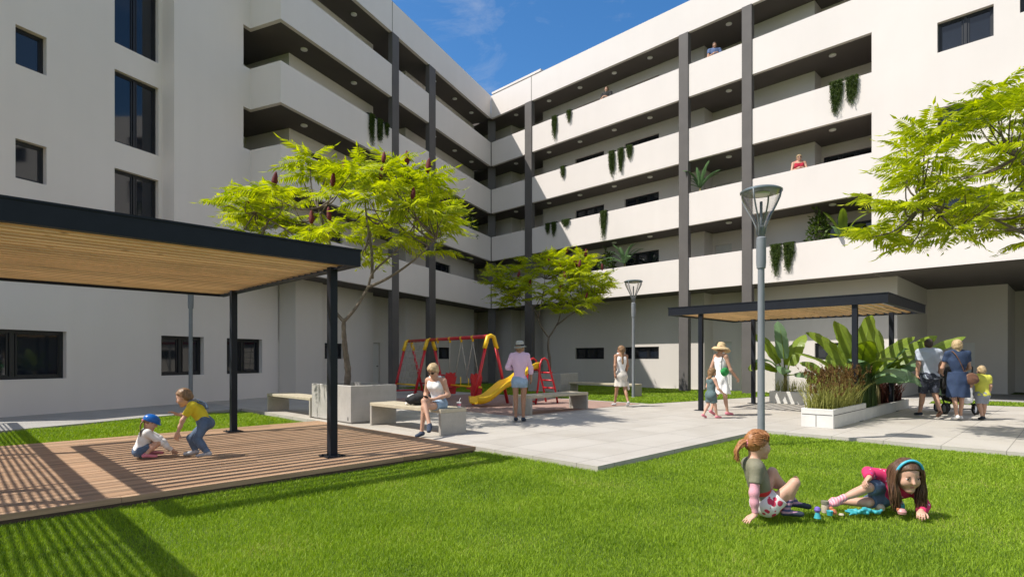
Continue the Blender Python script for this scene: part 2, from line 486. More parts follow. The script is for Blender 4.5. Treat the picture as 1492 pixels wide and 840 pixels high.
# earth: one sheet to the horizon
mb = MB(); E = 900
mb.poly([(-E, -E, -0.07), (E, -E, -0.07), (E, E, -0.07), (-E, E, -0.07)])
tag(mb.build('ground', M_LAWN), kind='structure')
slab('courtyard_paving', [(5.65, 4.17), (10.7, 4.17), (10.7, 0.2), (10.75, -14), (28.1, -14), (28.1, 4.45), (22.85, 4.45), (22.85, 24.5), (5.65, 24.5)], -0.30, 0.0, M_PAVE)
slab('wall_path', [(-6, -15.9), (31.5, -15.9), (31.5, -12.8), (-6, -12.8)], -0.30, -0.004, M_PATH, f_sn)
slab('play_surface', [(9.3, 9.15), (14.45, 9.15), (14.45, 16.2), (9.3, 16.2)], -0.01, 0.008, M_RUBBER)
slab('wall_verge_path', [(22.85, -14), (28.14, -14), (28.14, 4.42), (22.85, 4.42)], -0.02, 0.004, M_PATH)
# lawns raised a little over the paving where they lie inside it
LAWN_BACK = [(14.7, 8.95), (20.8, 7.75), (22.75, 7.4), (22.75, 24.0), (14.7, 24.0)]
LAWN_RIGHT = [(20.7, 3.2), (21.1, 0.8), (21.1, -13), (22.8, -13), (22.8, 3.2)]
slab('lawn_bed', LAWN_BACK, -0.02, 0.006, M_LAWN)
slab('lawn_bed', LAWN_RIGHT, -0.02, 0.007, M_LAWN)

# grass blades
M_GRASS = mat_leaf('grass_blade', (0.085, 0.175, 0.010), (0.37, 0.52, 0.04), 0.35, 0.55, 0.9, (0.46, 0.44, 0.14))
def in_poly(px, py, poly):
    inside = np.zeros(len(px), bool); n = len(poly); j = n - 1
    for i in range(n):
        xi, yi = poly[i]; xj, yj = poly[j]
        c = ((yi > py) != (yj > py)) & (px < (xj - xi) * (py - yi) / (yj - yi + 1e-12) + xi)
        inside ^= c; j = i
    return inside
def grass(name, uvpoly, zbase, dens, hgt, wid, falloff=None, extra=None, label=''):
    P = np.array(uvpoly); lo = P.min(0); hi = P.max(0)
    n = int(np.prod(hi - lo) * dens)
    u = RNG.uniform(lo[0], hi[0], n); v = RNG.uniform(lo[1], hi[1], n)
    ok = in_poly(u, v, uvpoly)
    x = (u - v) * S2; y = (u + v) * S2
    d = np.hypot(x, y)
    if falloff: ok &= RNG.uniform(0, 1, n) < np.clip((falloff / np.maximum(d, .5)) ** 1.5, 0, 1)
    if extra is not None: ok &= extra(x, y)
    x, y, d = x[ok], y[ok], d[ok]; n = len(x)
    clump = 0.75 + 0.25 * np.sin(x * 2.1 + 1.3 * np.sin(y * 1.7)) * np.sin(y * 2.6 + np.sin(x * 1.2))
    h = hgt * RNG.uniform(0.5, 1.25, n) * clump
    sc = np.clip(d / 5.0, 1, 2.6) if falloff else np.ones(n)
    ww = wid * sc * RNG.uniform(.7, 1.3, n)
    a = RNG.uniform(0, 2 * np.pi, n); ln = RNG.uniform(0.15, 0.95, n) * h; la = RNG.uniform(0, 2 * np.pi, n)
    dx, dy = np.cos(a) * ww / 2, np.sin(a) * ww / 2
    V = np.empty((n, 5, 3), np.float32)
    z0 = zbase
    V[:, 0] = np.stack([x - dx, y - dy, np.full(n, z0)], 1); V[:, 1] = np.stack([x + dx, y + dy, np.full(n, z0)], 1)
    mx, my = x + np.cos(la) * ln * .35, y + np.sin(la) * ln * .35
    V[:, 2] = np.stack([mx + dx * .8, my + dy * .8, z0 + h * .6], 1); V[:, 3] = np.stack([mx - dx * .8, my - dy * .8, z0 + h * .6], 1)
    V[:, 4] = np.stack([x + np.cos(la) * ln, y + np.sin(la) * ln, z0 + h], 1)
    b = np.arange(n) * 5
    T = np.concatenate([np.stack([b, b + 1, b + 2], 1), np.stack([b, b + 2, b + 3], 1), np.stack([b + 3, b + 2, b + 4], 1)])
    o = np_mesh(name, V.reshape(-1, 3), T, M_GRASS, smooth=False)
    return tag(o, label, None, None, 'stuff')
fan = lambda x, y: (y > 1.7) & (np.abs(x) < y * 1.08 + 1.4)
GA = 19000
grass('grass', [(-4.5, 6.28), (5.63, 6.28), (5.63, 4.15), (10.68, 4.15), (10.68, -9), (0, -9), (-4.5, -2)], -0.07, GA, 0.046, 0.0033, 4.0, fan, 'bright green mown lawn in the foreground')
grass('grass', [(-6, 11.33), (5.4, 11.33), (5.4, 14.65), (4.6, 15.7), (-6, 11.2)], -0.07, 3000, 0.085, 0.009, None,
      lambda x, y: (x * CA - y * SA) > -12.78, 'strip of green lawn between the deck and the wall path')
grass('grass', LAWN_BACK, 0.0, 620, 0.06, 0.02, None, lambda x, y: y < 30, 'green lawn bed behind the playground')
grass('grass', LAWN_RIGHT, 0.0, 620, 0.06, 0.02, None, lambda x, y: x < y * 1.1, 'narrow green lawn strip by the entrance wall')

# deck
root = empty('wooden_deck', (*uv(0, 8.8), 0), ROT_UV, 'low brown timber deck of narrow boards under the big pergola', 'deck')
mb = MB()
nb = 52; pitch = 5.0 / nb
for i in range(nb):
    y0 = 6.3 + i * pitch - 8.8
    x = -6.0 - random.random() * 1.5
    first = True
    while x < 5.55:
        x1 = min(5.55, x + random.uniform(2.2, 4.0))
        if 5.55 - x1 < .7: x1 = 5.55
        mb.box(x + .002, x1 - .002, y0 + .003, y0 + pitch - .003, -0.03, 0.022 + random.uniform(-.0012, .0012)); x = x1
mb.build('deck_boards', M_DECK, root)
mb = MB(); mb.box(-7.4, 5.54, -2.48, 2.48, -0.10, -0.035)
mb.build('deck_frame', mat('deck_frame_wood', (0.12, 0.075, 0.05), 0.8), root)
# ------------------------------------------------------------------ apartment building: two wings meeting in a sharp inner corner
P0, P1, FR = -15.76, -15.24, -13.92          # left wing: set back wall, forward wall, gallery front
INB, INN = -15.2, -15.95                     # left wing gallery: inner wall, deeper niche wall
UF, UA, UB = 21.49, 22.87, 23.65             # right wing: front, gallery inner wall, niche wall
VC = 23.16                                   # right wing starts here (inner corner)
ZB = [4.13, 6.755, 9.38, 12.0]; ZS, ZR = 14.65, 15.9; PAR = 1.31
def sx(px, n):
    k = (px - 746) / 829; return n / (k * CA - SA) * (k * SA + CA)
def vx(px, u):
    k = (px - 746) / 829; return u * (1 - k) / (1 + k)
BX, BY = sn(28.36, FR)
ORG = (BX, BY, 0.0)
bld = empty('apartment_building', ORG, 0, 'white five storey apartment building with open galleries round two sides of the courtyard', 'building')
def bmb(frame=f_world): return MB(frame, ORG)
fl = lambda a, o, z: f_sn(a, o, z)
fr = lambda a, o, z: f_uv(o, a, z)

def window(frame, sign, off, a0, a1, z0, z1, leaves=2, rec=0.16, fw=0.055, m=None):
    """frame, mullions and pane set rec behind the wall face"""
    def fr3(x, y, z): return frame(x, off + sign * y, z)
    w = MB(fr3, ORG)
    w.box(a0, a1, rec, rec + .07, z0, z0 + fw); w.box(a0, a1, rec, rec + .07, z1 - fw, z1)
    w.box(a0, a0 + fw, rec, rec + .07, z0 + fw, z1 - fw); w.box(a1 - fw, a1, rec, rec + .07, z0 + fw, z1 - fw)
    for i in range(1, leaves):
        c = a0 + (a1 - a0) * i / leaves
        w.box(c - fw * .6, c + fw * .6, rec + .004, rec + .07, z0 + fw, z1 - fw)
    # sash lines
    for i in range(leaves):
        b0 = a0 + (a1 - a0) * i / leaves + fw; b1 = a0 + (a1 - a0) * (i + 1) / leaves - fw
        t = .03
        w.box(b0, b1, rec + .02, rec + .06, z0 + fw, z0 + fw + t); w.box(b0, b1, rec + .02, rec + .06, z1 - fw - t, z1 - fw)
        w.box(b0, b0 + t, rec + .02, rec + .06, z0 + fw + t, z1 - fw - t); w.box(b1 - t, b1, rec + .02, rec + .06, z0 + fw + t, z1 - fw - t)
    o = w.build('window', m or M_FRAME, bld)
    g = MB(fr3, ORG)
    g.poly([(a0 + fw * .5, rec + .045, z0 + fw * .5), (a1 - fw * .5, rec + .045, z0 + fw * .5), (a1 - fw * .5, rec + .045, z1 - fw * .5), (a0 + fw * .5, rec + .045, z1 - fw * .5)])
    g.build('pane', M_PANE, o)
    return o
def door(frame, sign, off, a0, a1, z0, z1, rec=0.10):
    def fr3(x, y, z): return frame(x, off + sign * y, z)
    w = MB(fr3, ORG)
    w.box(a0, a1, rec, rec + .05, z0, z1)
    for zz in (z0 + .25, z0 + 1.1):
        w.box(a0 + .14, a1 - .14, rec - .012, rec, zz, zz + .7)
    o = w.build('door', M_DOOR, bld)
    h = MB(fr3, ORG); h.tube([(a1 - .1, rec - .05, z0 + 1.0), (a1 - .22, rec - .05, z0 + 1.0)], .012, 6); h.box(a1 - .12, a1 - .08, rec - .05, rec, z0 + .98, z0 + 1.02)
    h.build('handle', M_FRAME, o)

# ---- left wing, closed part
wm = bmb(); holes_g = [(6.25, sx(97, P0), .84, 1.99), (sx(235, P0), sx(297, P0), .84, 1.99), (sx(330.5, P0), sx(382, P0), .84, 1.99)]
wall_sheet(wm, fl, 5.6, 15.2, -.05, ZB[0], holes_g, -1, P0, .26)
up_small = [(sx(22.5, P0), sx(68, P0), z - .91, z) for z in (14.26, 11.63, 9.01, 6.39)]
up_tall = [(sx(167, P0), sx(231, P0), z, z + 1.92) for z in (12.32, 9.70, 7.08, 4.46)]
wall_sheet(wm, fl, 6.9, 10.77, ZB[0], ZR, up_small + up_tall, -1, P0, .26)
wall_sheet(wm, fl, 10.77, 13.1, ZB[0], ZR, [], -1, P1)
B = wm.box
wf = bmb(f_sn)
def q(mbx, a, b, n0, n1, z0, z1): mbx.box(a, b, n0, n1, z0, z1)
wm.f = f_world
def wpoly(pts): wm.poly([f_sn(*p) for p in pts])
wpoly([(10.77, P0, ZB[0]), (10.77, P1, ZB[0]), (10.77, P1, ZR), (10.77, P0, ZR)])          # step between the planes
wpoly([(10.77, P0, ZB[0]), (13.1, P0, ZB[0]), (13.1, P1, ZB[0]), (10.77, P1, ZB[0])])      # underside of the forward part
wpoly([(13.1, P1, ZB[0]), (13.1, -17.4, ZB[0]), (13.1, -17.4, ZR), (13.1, P1, ZR)])        # end inside the galleries
wpoly([(6.9, P0, ZB[0]), (6.9, -26, ZB[0]), (6.9, -26, ZR), (6.9, P0, ZR)])                # gable end
wpoly([(5.6, P0, -.05), (5.6, -26, -.05), (5.6, -26, ZB[0]), (5.6, P0, ZB[0])])
wpoly([(5.6, P0, ZB[0]), (5.6, -26, ZB[0]), (6.9, -26, ZB[0]), (6.9, P0, ZB[0])])
wpoly([(5.6, -26, -.05), (34, -26, -.05), (34, -26, ZR), (5.6, -26, ZR)])
wpoly([(5.6, -16.4, .2), (5.6, -16.4, ZB[0] - .2), (15.2, -16.4, ZB[0] - .2), (15.2, -16.4, .2)])
wpoly([(6.9, -16.3, ZB[0] + .2), (6.9, -16.3, ZR - .2), (13.0, -16.3, ZR - .2), (13.0, -16.3, ZB[0] + .2)])
wm.build('wall', M_WALL, bld)
for h in holes_g: window(fl, -1, P0, *h, leaves=2, rec=.15, fw=.075)
for h in up_small: window(fl, -1, P0, *h, leaves=1, rec=.15, fw=.055)
for h in up_tall: window(fl, -1, P0, *h, leaves=2, rec=.13, fw=.05)

# ---- left wing, gallery part: inner walls per floor
def gallery_wall(name, frame, sign, segs, z0, z1, wins, doors, m, glass=M_FRAME):
    """segs: (a0, a1, off) in order; a step face joins neighbours with different off"""
    g = bmb()
    for i, (a0, a1, off) in enumerate(segs):
        hs = [(x0, x1, zz0, zz1) for (x0, x1, zz0, zz1) in wins + doors if a0 - .01 <= x0 and x1 <= a1 + .01]
        wall_sheet(g, frame, a0, a1, z0, z1, hs, sign, off, .2)
        if i:
            po = segs[i - 1][2]
            if abs(po - off) > 1e-4:
                g.poly([frame(a0, po, z0), frame(a0, off, z0), frame(a0, off, z1), frame(a0, po, z1)])
        for h in hs:
            if h in doors: door(frame, sign, off, *h)
            else: window(frame, sign, off, *h, leaves=3 if h[1] - h[0] > 1.6 else 2, rec=.1, fw=.05)
    g.build(name, m, bld)
seg_up = [(13.11, 14.97, -17.3), (14.97, 19.62, INB), (19.62, 22.0, INN), (22.0, 28.75, INB), (28.75, 31.4, INN)]
seg_gr = [(15.0, 15.07, P0), (15.07, 16.39, -15.0), (16.39, 19.62, INB), (19.62, 22.0, INN), (22.0, 28.75, INB), (28.75, 31.4, INN)]
zin = 0.02
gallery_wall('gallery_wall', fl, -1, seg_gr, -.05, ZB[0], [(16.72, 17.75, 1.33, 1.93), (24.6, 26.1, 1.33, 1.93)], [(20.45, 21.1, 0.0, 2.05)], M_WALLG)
for zb in ZB:
    gallery_wall('gallery_wall', fl, -1, seg_up, zb + .1, zb + 2.62, [(15.7, 17.7, zb + 1.12, zb + 2.12), (24.6, 26.1, zb + 1.12, zb + 2.12)], [(20.45, 21.1, zb + .13, zb + 2.15)], M_WALL)
# slabs, parapets and roof edge
T = .15
def lslab(z0, z1, nm):
    g = bmb(f_sn)
    g.box(13.36 + T, 28.6, -17.4, FR - T, z0, z1); g.box(13.11, 13.36 + T, -17.4, P1 - T, z0 + .002, z1 - .002)
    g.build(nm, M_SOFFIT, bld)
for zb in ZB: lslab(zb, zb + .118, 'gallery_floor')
for zb in ZB:
    g = bmb(f_sn); g.box(13.36 + T, 28.6, -17.3, FR - T - .002, zb + .119, zb + .124); g.build('floor_bounce_sheet', M_GALLERY, bld)  # pale floor sheet added over the slab to bounce light onto the gallery walls
lslab(ZS, ZS + .3, 'roof_slab')
def lpar(z0, z1, nm):
    g = bmb(f_sn)
    o = [(13.1, P1), (13.36, P1), (13.36, FR), (28.30, FR), (28.24, FR - T), (13.36 + T, FR - T), (13.36 + T, P1 - T), (13.1, P1 - T)]
    a = [g.vert(s, n, z0) for s, n in o]; b = [g.vert(s, n, z1) for s, n in o]
    for i in range(len(o)): g.face((a[i], a[(i + 1) % len(o)], b[(i + 1) % len(o)], b[i]))
    for r in (a, b):
        g.face((r[0], r[1], r[6], r[7])); g.face((r[1], r[2], r[5], r[6])); g.face((r[2], r[3], r[4], r[5]))
    g.build(nm, M_WALL, bld)
for zb in ZB: lpar(zb, zb + PAR, 'gallery_parapet')
lpar(ZS - .003, ZR, 'roof_parapet')
# ---- right wing
v_end = vx(1270, UF); VR = -14.0
wm = bmb()
def rh(x0, x1, z0, z1): return (vx(x1, UF), vx(x0, UF), z0, z1)
hr = [rh(1365.6, 1447.8, z - .92, z) for z in (14.2, 11.58, 8.97, 6.36)] + [rh(1486, 1600, z - .55, z) for z in (14.25, 11.62, 9.0, 6.4)] + [rh(1700, 1830, z - .92, z) for z in (14.2, 11.58, 8.97, 6.36)]
wall_sheet(wm, fr, VR, v_end, ZB[0], ZR, hr, 1, UF, .24)
def rpoly(pts): wm.poly([f_uv(*p) for p in pts])
rpoly([(UF, v_end, ZB[0]), (UB + .3, v_end, ZB[0]), (UB + .3, v_end, ZR), (UF, v_end, ZR)])
rpoly([(UF, VR, -.05), (32, VR, -.05), (32, VR, ZR), (UF, VR, ZR)])
rpoly([(32, VR, -.05), (32, 26, -.05), (32, 26, ZR), (32, VR, ZR)])
rpoly([(UF + .6, VR, ZB[0] + .2), (UF + .6, v_end - .1, ZB[0] + .2), (UF + .6, v_end - .1, ZR - .3), (UF + .6, VR, ZR - .3)])
wm.build('wall', M_WALL, bld)
for h in hr: window(fr, 1, UF, *h, leaves=2, rec=.14, fw=.06)
g = bmb(f_uv)     # underside over the entrance and the first floor slab
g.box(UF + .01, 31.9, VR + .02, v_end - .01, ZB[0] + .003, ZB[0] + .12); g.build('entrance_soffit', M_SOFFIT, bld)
vb = lambda x, u=UA: vx(x, u)
segs_r = [(vb(1275, UB), vb(1187), UB), (vb(1187), vb(1097), UA), (vb(1097), vb(1026), UB), (vb(1026), vb(791), UA), (vb(791), vb(745), UB), (vb(745), 25.9, UA)]
v_ent = 4.40
segs_g = [(v_ent, vb(1097), UA), (vb(1097), vb(1026), UB), (vb(1026), vb(791), UA), (vb(791), vb(745), UB), (vb(745), 25.9, UA)]
W1 = (vb(880), vb(838)); W2 = (vb(960), vb(910)); W3 = (vb(1272, UB), vb(1187) - .06); D1 = (vb(1066, UB), vb(1026) - .12); D2 = (vb(776, UB), vb(762, UB))
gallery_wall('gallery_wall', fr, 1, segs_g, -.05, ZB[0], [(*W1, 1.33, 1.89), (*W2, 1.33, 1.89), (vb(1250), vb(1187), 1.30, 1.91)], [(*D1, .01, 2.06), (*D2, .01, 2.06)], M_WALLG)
for zb in ZB:
    gallery_wall('gallery_wall', fr, 1, segs_r, zb + .1, zb + 2.62, [(*W1, zb + 1.14, zb + 2.15), (*W2, zb + 1.14, zb + 2.15), (*W3, zb + 1.0, zb + 2.22)], [(*D1, zb + .13, zb + 2.1), (*D2, zb + .13, zb + 2.1)], M_WALL)
def rslab(z0, z1, nm):
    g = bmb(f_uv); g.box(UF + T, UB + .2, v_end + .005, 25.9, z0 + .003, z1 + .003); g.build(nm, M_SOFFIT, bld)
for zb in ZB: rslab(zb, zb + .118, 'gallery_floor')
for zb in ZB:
    g = bmb(f_uv); g.box(UF + T + .002, UB + .19, v_end + .01, 25.6, zb + .123, zb + .127); g.build('floor_bounce_sheet', M_GALLERY, bld)  # same added light-bouncing floor sheet for the right wing
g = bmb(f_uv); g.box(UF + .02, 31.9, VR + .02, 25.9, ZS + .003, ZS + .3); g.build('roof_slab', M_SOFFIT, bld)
for zb in ZB:
    g = bmb(f_uv); g.box(UF, UF + T, v_end, VC - .07, zb, zb + PAR); g.build('gallery_parapet', M_WALL, bld)
g = bmb(f_uv); g.box(UF, UF + T, v_end, VC - .01, ZS - .003, ZR); g.build('roof_parapet', M_WALL, bld)
# entrance recess
g = bmb()
def gp(pts): g.poly([f_uv(*p) for p in pts])
gp([(UA, v_ent, -.05), (28.17, v_ent, -.05), (28.17, v_ent, ZB[0]), (UA, v_ent, ZB[0])])
v2 = 1.94
gp([(28.17, v_ent, -.05), (28.17, v2, -.05), (28.17, v2, ZB[0]), (28.17, v_ent, ZB[0])])
gp([(28.17, v2, -.05), (31.5, v2, -.05), (31.5, v2, ZB[0]), (28.17, v2, ZB[0])])
gp([(31.5, v2, -.05), (31.5, VR, -.05), (31.5, VR, ZB[0]), (31.5, v2, ZB[0])])
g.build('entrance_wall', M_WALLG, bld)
g = bmb(f_uv); g.box(28.14, 28.168, 2.9, 3.75, 0.45, 1.95); g.build('meter_cupboard', M_DOOR, bld)
# columns
def lcol(s0, s1):
    g = bmb(f_sn); g.box(s0, s1, FR - .18, FR + .03, -.05, ZS - .01); g.build('column', M_COLUMN, bld)
lcol(sx(571, FR), sx(580.5, FR)); lcol(sx(625, FR), sx(634, FR))
def rcol(x0, x1):
    g = bmb(f_uv); g.box(UF - .05, UF + .20, vx(x1, UF - .05), vx(x0, UF - .05), -.05, ZS - .01); g.build('column', M_COLUMN, bld)
rcol(764.6, 774.3); rcol(989.0, 1002.3); rcol(1080.8, 1095)
g = bmb(); cx, cy = BX + .02, BY + .42
g.box(cx - .21, cx + .21, cy - .2, cy + .25, -.05, ZS - .02); g.build('column', M_COLUMN, bld)
# joint lines on the roof edge above the columns
M_JOINT = mat('joint_shadow_gap', (0.30, 0.28, 0.26), 0.9)
for x in (571.2, ):
    g = bmb(f_sn); g.box(sx(x, FR), sx(x, FR) + .03, FR, FR + .012, ZS, ZR + .01); g.build('joint_strip', M_JOINT, bld)
for x in (774.6, ):
    g = bmb(f_uv); g.box(UF - .012, UF, vx(x, UF), vx(x, UF) + .035, ZS, ZR + .01); g.build('joint_strip', M_JOINT, bld)
# roof plant
g = bmb(f_uv); g.box(23.2, 25.4, 21.0, 24.5, ZS + .3, 17.0); g.box(23.0, 25.6, 20.8, 24.7, 17.0, 17.12); g.build('stair_head', M_WALL, bld)
# ceiling lights
def clight(x, y, z):
    g = MB(f_world, ORG); g.lathe([(.0, z), (.115, z), (.115, z - .035), (.085, z - .05), (0.0, z - .05)], x, y, 14, cap=False); g.build('ceiling_light', M_LAMPW, bld)
for i, zb in enumerate(ZB[1:] + [ZS]):
    for s in (15.0, 17.6, 20.2, 23.4, 25.4, 27.2):
        x, y = sn(s, -14.55); clight(x, y, zb - .001)
    for px in (752, 800, 845, 895, 947, 1062, 1213):
        x, y = uv(UF + .62, vx(px, UF + .62)); clight(x, y, zb + .001)
# ------------------------------------------------------------------ pergolas
def make_pergola(u0, u1, v0, v1, label, posts_u=(0.12, 3.93), posts_v=(0.52, 4.15), pitch=0.19, along_u=True, sw=.082, sh=.03, deep=.195, lip=True):
    root = empty('pergola', (*uv(u0, v0), 0), ROT_UV, label, 'pergola', None)
    A, Bv = u1 - u0, v1 - v0
    zb, zt = 2.46, 2.46 + deep
    def part(name, m): 
        mb = MB(); return mb
    # fascia channel: web, bottom lip, top cap
    for nm, (x0, x1, y0, y1) in {'front': (0, A, 0, .05), 'rear': (0, A, Bv - .05, Bv), 'left': (0, .05, .05, Bv - .05), 'right': (A - .05, A, .05, Bv - .05)}.items():
        mb = MB(); mb.box(x0, x1, y0, y1, zb, zt)
        if nm == 'front': mb.box(x0 - .012, x1 + .012, y0 - .012, y0 + .06, zt, zt + .022); mb.box(.05, A - .05, .05, .11, zb + .003, zb + .016)
        elif nm == 'rear': mb.box(x0 - .012, x1 + .012, y1 - .06, y1 + .012, zt, zt + .022); mb.box(.05, A - .05, Bv - .11, Bv - .05, zb + .003, zb + .016)
        elif nm == 'left': mb.box(x0 - .012, x0 + .06, y0, y1, zt, zt + .022); mb.box(.05, .13 if lip else .06, .11, Bv - .11, zb + .003, zb + .016)
        else: mb.box(x1 - .06, x1 + .012, y0, y1, zt, zt + .022); mb.box(A - (.13 if lip else .06), A - .05, .11, Bv - .11, zb + .003, zb + .016)
        mb.build('fascia_beam', M_DARKMETAL, root)
    mb = MB()
    if along_u:
        n = int((Bv - .1) / pitch)
        for i in range(n):
            y = .06 + (i + .25) * (Bv - .12) / n
            mb.box(.06, A - .06, y, y + sw, zb + .035, zb + .035 + sh)
    else:
        n = int((A - .1) / pitch)
        for i in range(n):
            x = .06 + (i + .25) * (A - .12) / n
            mb.box(x, x + sw, .06, Bv - .06, zb + .035, zb + .035 + sh)
    mb.build('slat_roof', M_SLAT, root)
    mb = MB()
    for k in range(1, 11):
        if along_u: break
        mb.box(.055, A - .055, Bv * k / 11 - .022, Bv * k / 11 + .022, zb + .068, zb + .11)
    if mb.v: mb.build('joist', M_DARKMETAL, root)
    for pu in posts_u:
        for pv in posts_v:
            mb = MB(); mb.box(pu - .05, pu + .05, pv - .05, pv + .05, .012, zb + .034)
            p = mb.build('post', M_DARKMETAL, root)
            mb = MB(); mb.box(pu - .13, pu + .13, pv - .13, pv + .13, .0, .0119)
            for a in (-.09, .09):
                for b in (-.09, .09): mb.lathe([(.014, .012), (.014, .024), (0, .026)], pu + a, pv + b, 6, cap=False)
            mb.build('base_plate', M_DARKMETAL, p)
    return root
pg = make_pergola(-.28, 3.77, 6.5, 11.5, 'large dark framed pergola with wooden slat roof standing on the timber deck')
pg.location.z = 0.024
make_pergola(13.62, 17.55, 2.78, 7.75, 'dark framed pergola with slat roof beside the banana plants', posts_u=(.1, 3.4), posts_v=(.62, 4.1))
pg3 = make_pergola(-5.5, -.60, 3.75, 16.6, 'slatted pergola out at the far left edge, casting striped shade on the deck', posts_u=(.3, 4.6), posts_v=(.3, 4.4, 8.6, 12.4), pitch=.066, along_u=False, sw=.024, sh=.02, deep=.10, lip=False)

# ------------------------------------------------------------------ concrete planters, benches
def make_planter(u, v, du, dv, h, label, m=None):
    root = empty('tree_planter', (*uv(u, v), 0), ROT_UV, label, 'planter')
    mb = MB(); t = .07; b = .012
    # outer shell with a small plinth gap
    o = [(0, 0), (du, 0), (du, dv), (0, dv)]; i_ = [(t, t), (du - t, t), (du - t, dv - t), (t, dv - t)]
    def ring(pts, z): return [mb.vert(x, y, z) for x, y in pts]
    ins = lambda pts, k: [(x + (k if x < du / 2 else -k), y + (k if y < dv / 2 else -k)) for x, y in pts]
    rs = [ring(ins(o, .03), .0), ring(ins(o, .03), .03), ring(o, .031), ring(o, h - b), ring(ins(o, b), h), ring(i_, h), ring(i_, h - .10)]
    for r0, r1 in zip(rs, rs[1:]):
        for k in range(4): mb.face((r0[k], r0[(k + 1) % 4], r1[(k + 1) % 4], r1[k]))
    mb.build('shell', m or M_CONC, root)
    mb = MB()
    n = 14
    g = [[mb.vert(t + (du - 2 * t) * i / n, t + (dv - 2 * t) * j / n, h - .09 + random.uniform(-.012, .012)) for j in range(n + 1)] for i in range(n + 1)]
    for i in range(n):
        for j in range(n): mb.face((g[i][j], g[i + 1][j], g[i + 1][j + 1], g[i][j + 1]))
    mb.build('soil', M_SOIL, root)
    mb = MB(); mb.box(-.003, -.0005, .10, .13, .06, .13); mb.build('drain_plate', M_FRAME, root)
    return root
make_planter(5.82, 10.42, 1.08, 1.72, .77, 'large square concrete planter with the big tree, behind the pergola post')
make_planter(16.85, 14.2, 1.08, 1.72, .77, 'grey concrete planter half hidden behind the red slide ladder')
make_planter(13.2, -1.35, 1.08, 1.5, .77, 'concrete planter of the tree at the right edge')

def make_bench(u, v, ln, wd, along, label):
    root = empty('bench', (*uv(u, v), 0), ROT_UV, label, 'bench', 'pale waterfall benches in the courtyard')
    h, t = .45, .065
    def bb(mb, a0, a1, b0, b1, z0, z1):
        if along == 'u': mb.bbox(a0, a1, b0, b1, z0, z1)
        else: mb.bbox(b0, b1, a0, a1, z0, z1)
    mb = MB(); bb(mb, 0, ln, 0, wd, h - t, h); mb.build('seat', M_BENCHTOP, root)
    for a in (0, ln - t):
        mb = MB(); bb(mb, a + .002, a + t - .002, .002, wd - .002, 0, h - t); mb.build('end_panel', M_BENCH, root)
    return root
make_bench(5.80, 12.18, 2.4, .55, 'v', 'pale bench left of the big concrete planter')
make_bench(6.0, 7.72, 2.28, .58, 'v', 'pale bench on which the woman in the white top sits')
make_bench(9.72, 9.10, 2.2, .60, 'u', 'pale bench behind the standing woman, beside the play surface')
make_bench(16.85, 10.9, 2.9, .50, 'v', 'farthest pale bench, on the lawn behind the walking woman')

# white planter boxes under the small pergola
def make_box_planter(name, u0, u1, v0, v1, h, label, groove=True):
    root = empty(name, (*uv(u0, v0), 0), ROT_UV, label, 'planter')
    du, dv = u1 - u0, v1 - v0; t = .06
    mb = MB()
    mb.bbox(0, t, 0, dv, 0, h); mb.bbox(du - t, du, 0, dv, 0, h); mb.bbox(t - .002, du - t + .002, 0, t, 0, h - .002); mb.bbox(t - .002, du - t + .002, dv - t, dv, 0, h - .002)
    mb.build('shell', M_WPLANT, root)
    if groove:
        mb = MB(); mb.box(-.004, -.001, .02, dv - .02, h - .115, h - .103); mb.box(.02, du - .02, -.004, -.001, h - .115, h - .103); mb.box(-.004, -.001, dv * .52, dv * .52 + .01, .02, h - .12)
        mb.build('groove', mat('dark_joint', (0.09, 0.085, 0.08), .9), root)
    mb = MB(); mb.box(t, du - t, t, dv - t, .02, h - .05); mb.build('soil', M_SOIL, root)
    return root
make_box_planter('planter_box', 11.8, 14.1, 3.28, 3.85, .36, 'white stone planter box of rusty bronze grasses nearest the lawn')
make_box_planter('planter_box', 14.12, 18.4, 3.28, 4.0, .24, 'long low white planter with the big banana plants beside the pergola post', False)
make_box_planter('planter_box', 17.55, 18.1, 4.3, 6.62, .36, 'white planter box under the back edge of the small pergola', False)

# ------------------------------------------------------------------ lamps
def make_lamp(x, y, label, cat='street lamp'):
    root = empty('street_lamp', (x, y, 0), 0.3, label, cat, 'courtyard lamps with glass funnels')
    mb = MB(); mb.lathe([(.085, 0), (.085, .02), (.062, .03), (.056, .06), (.05, 2.74), (.066, 2.745), (.074, 2.84), (.074, 3.22), (.058, 3.24)], 0, 0, 20); mb.build('pole', M_POLE, root)
    mb = MB(); mb.lathe([(.056, 3.24), (.05, 3.40), (.022, 3.42), (.022, 3.80)], 0, 0, 14); mb.build('stem', M_POLE, root)
    mb = MB(); mb.lathe([(.06, 3.32), (.075, 3.42), (.13, 3.55), (.21, 3.70), (.275, 3.83), (.298, 3.93)], 0, 0, 32, cap=False); mb.build('glass_funnel', M_LGLASS, root)
    mb = MB(); mb.lathe([(0, 3.93), (.285, 3.932), (.315, 3.945), (.315, 3.965), (.26, 3.995), (.0, 4.01)], 0, 0, 32, cap=False); mb.build('cap_disc', mat('lamp_cap', (0.18, 0.22, 0.23), .35, .4), root)
    mb = MB(); mb.lathe([(0, 3.90), (.12, 3.90), (.13, 3.93), (0, 3.93)], 0, 0, 20, cap=False); mb.build('led_head', M_LAMPW, root)
    for k in range(4):
        a = math.pi / 2 * k + .5; c, s = math.cos(a), math.sin(a)
        mb = MB(); mb.tube([(r * c, r * s, z) for r, z in ((.058, 3.28), (.075, 3.40), (.14, 3.55), (.225, 3.70), (.288, 3.83), (.31, 3.945))], .013, 6); mb.build('arm', M_POLE, root)
    return root
make_lamp(3.95, 9.02, 'tall grey lamp post at the lawn corner, nearest of the lamps')
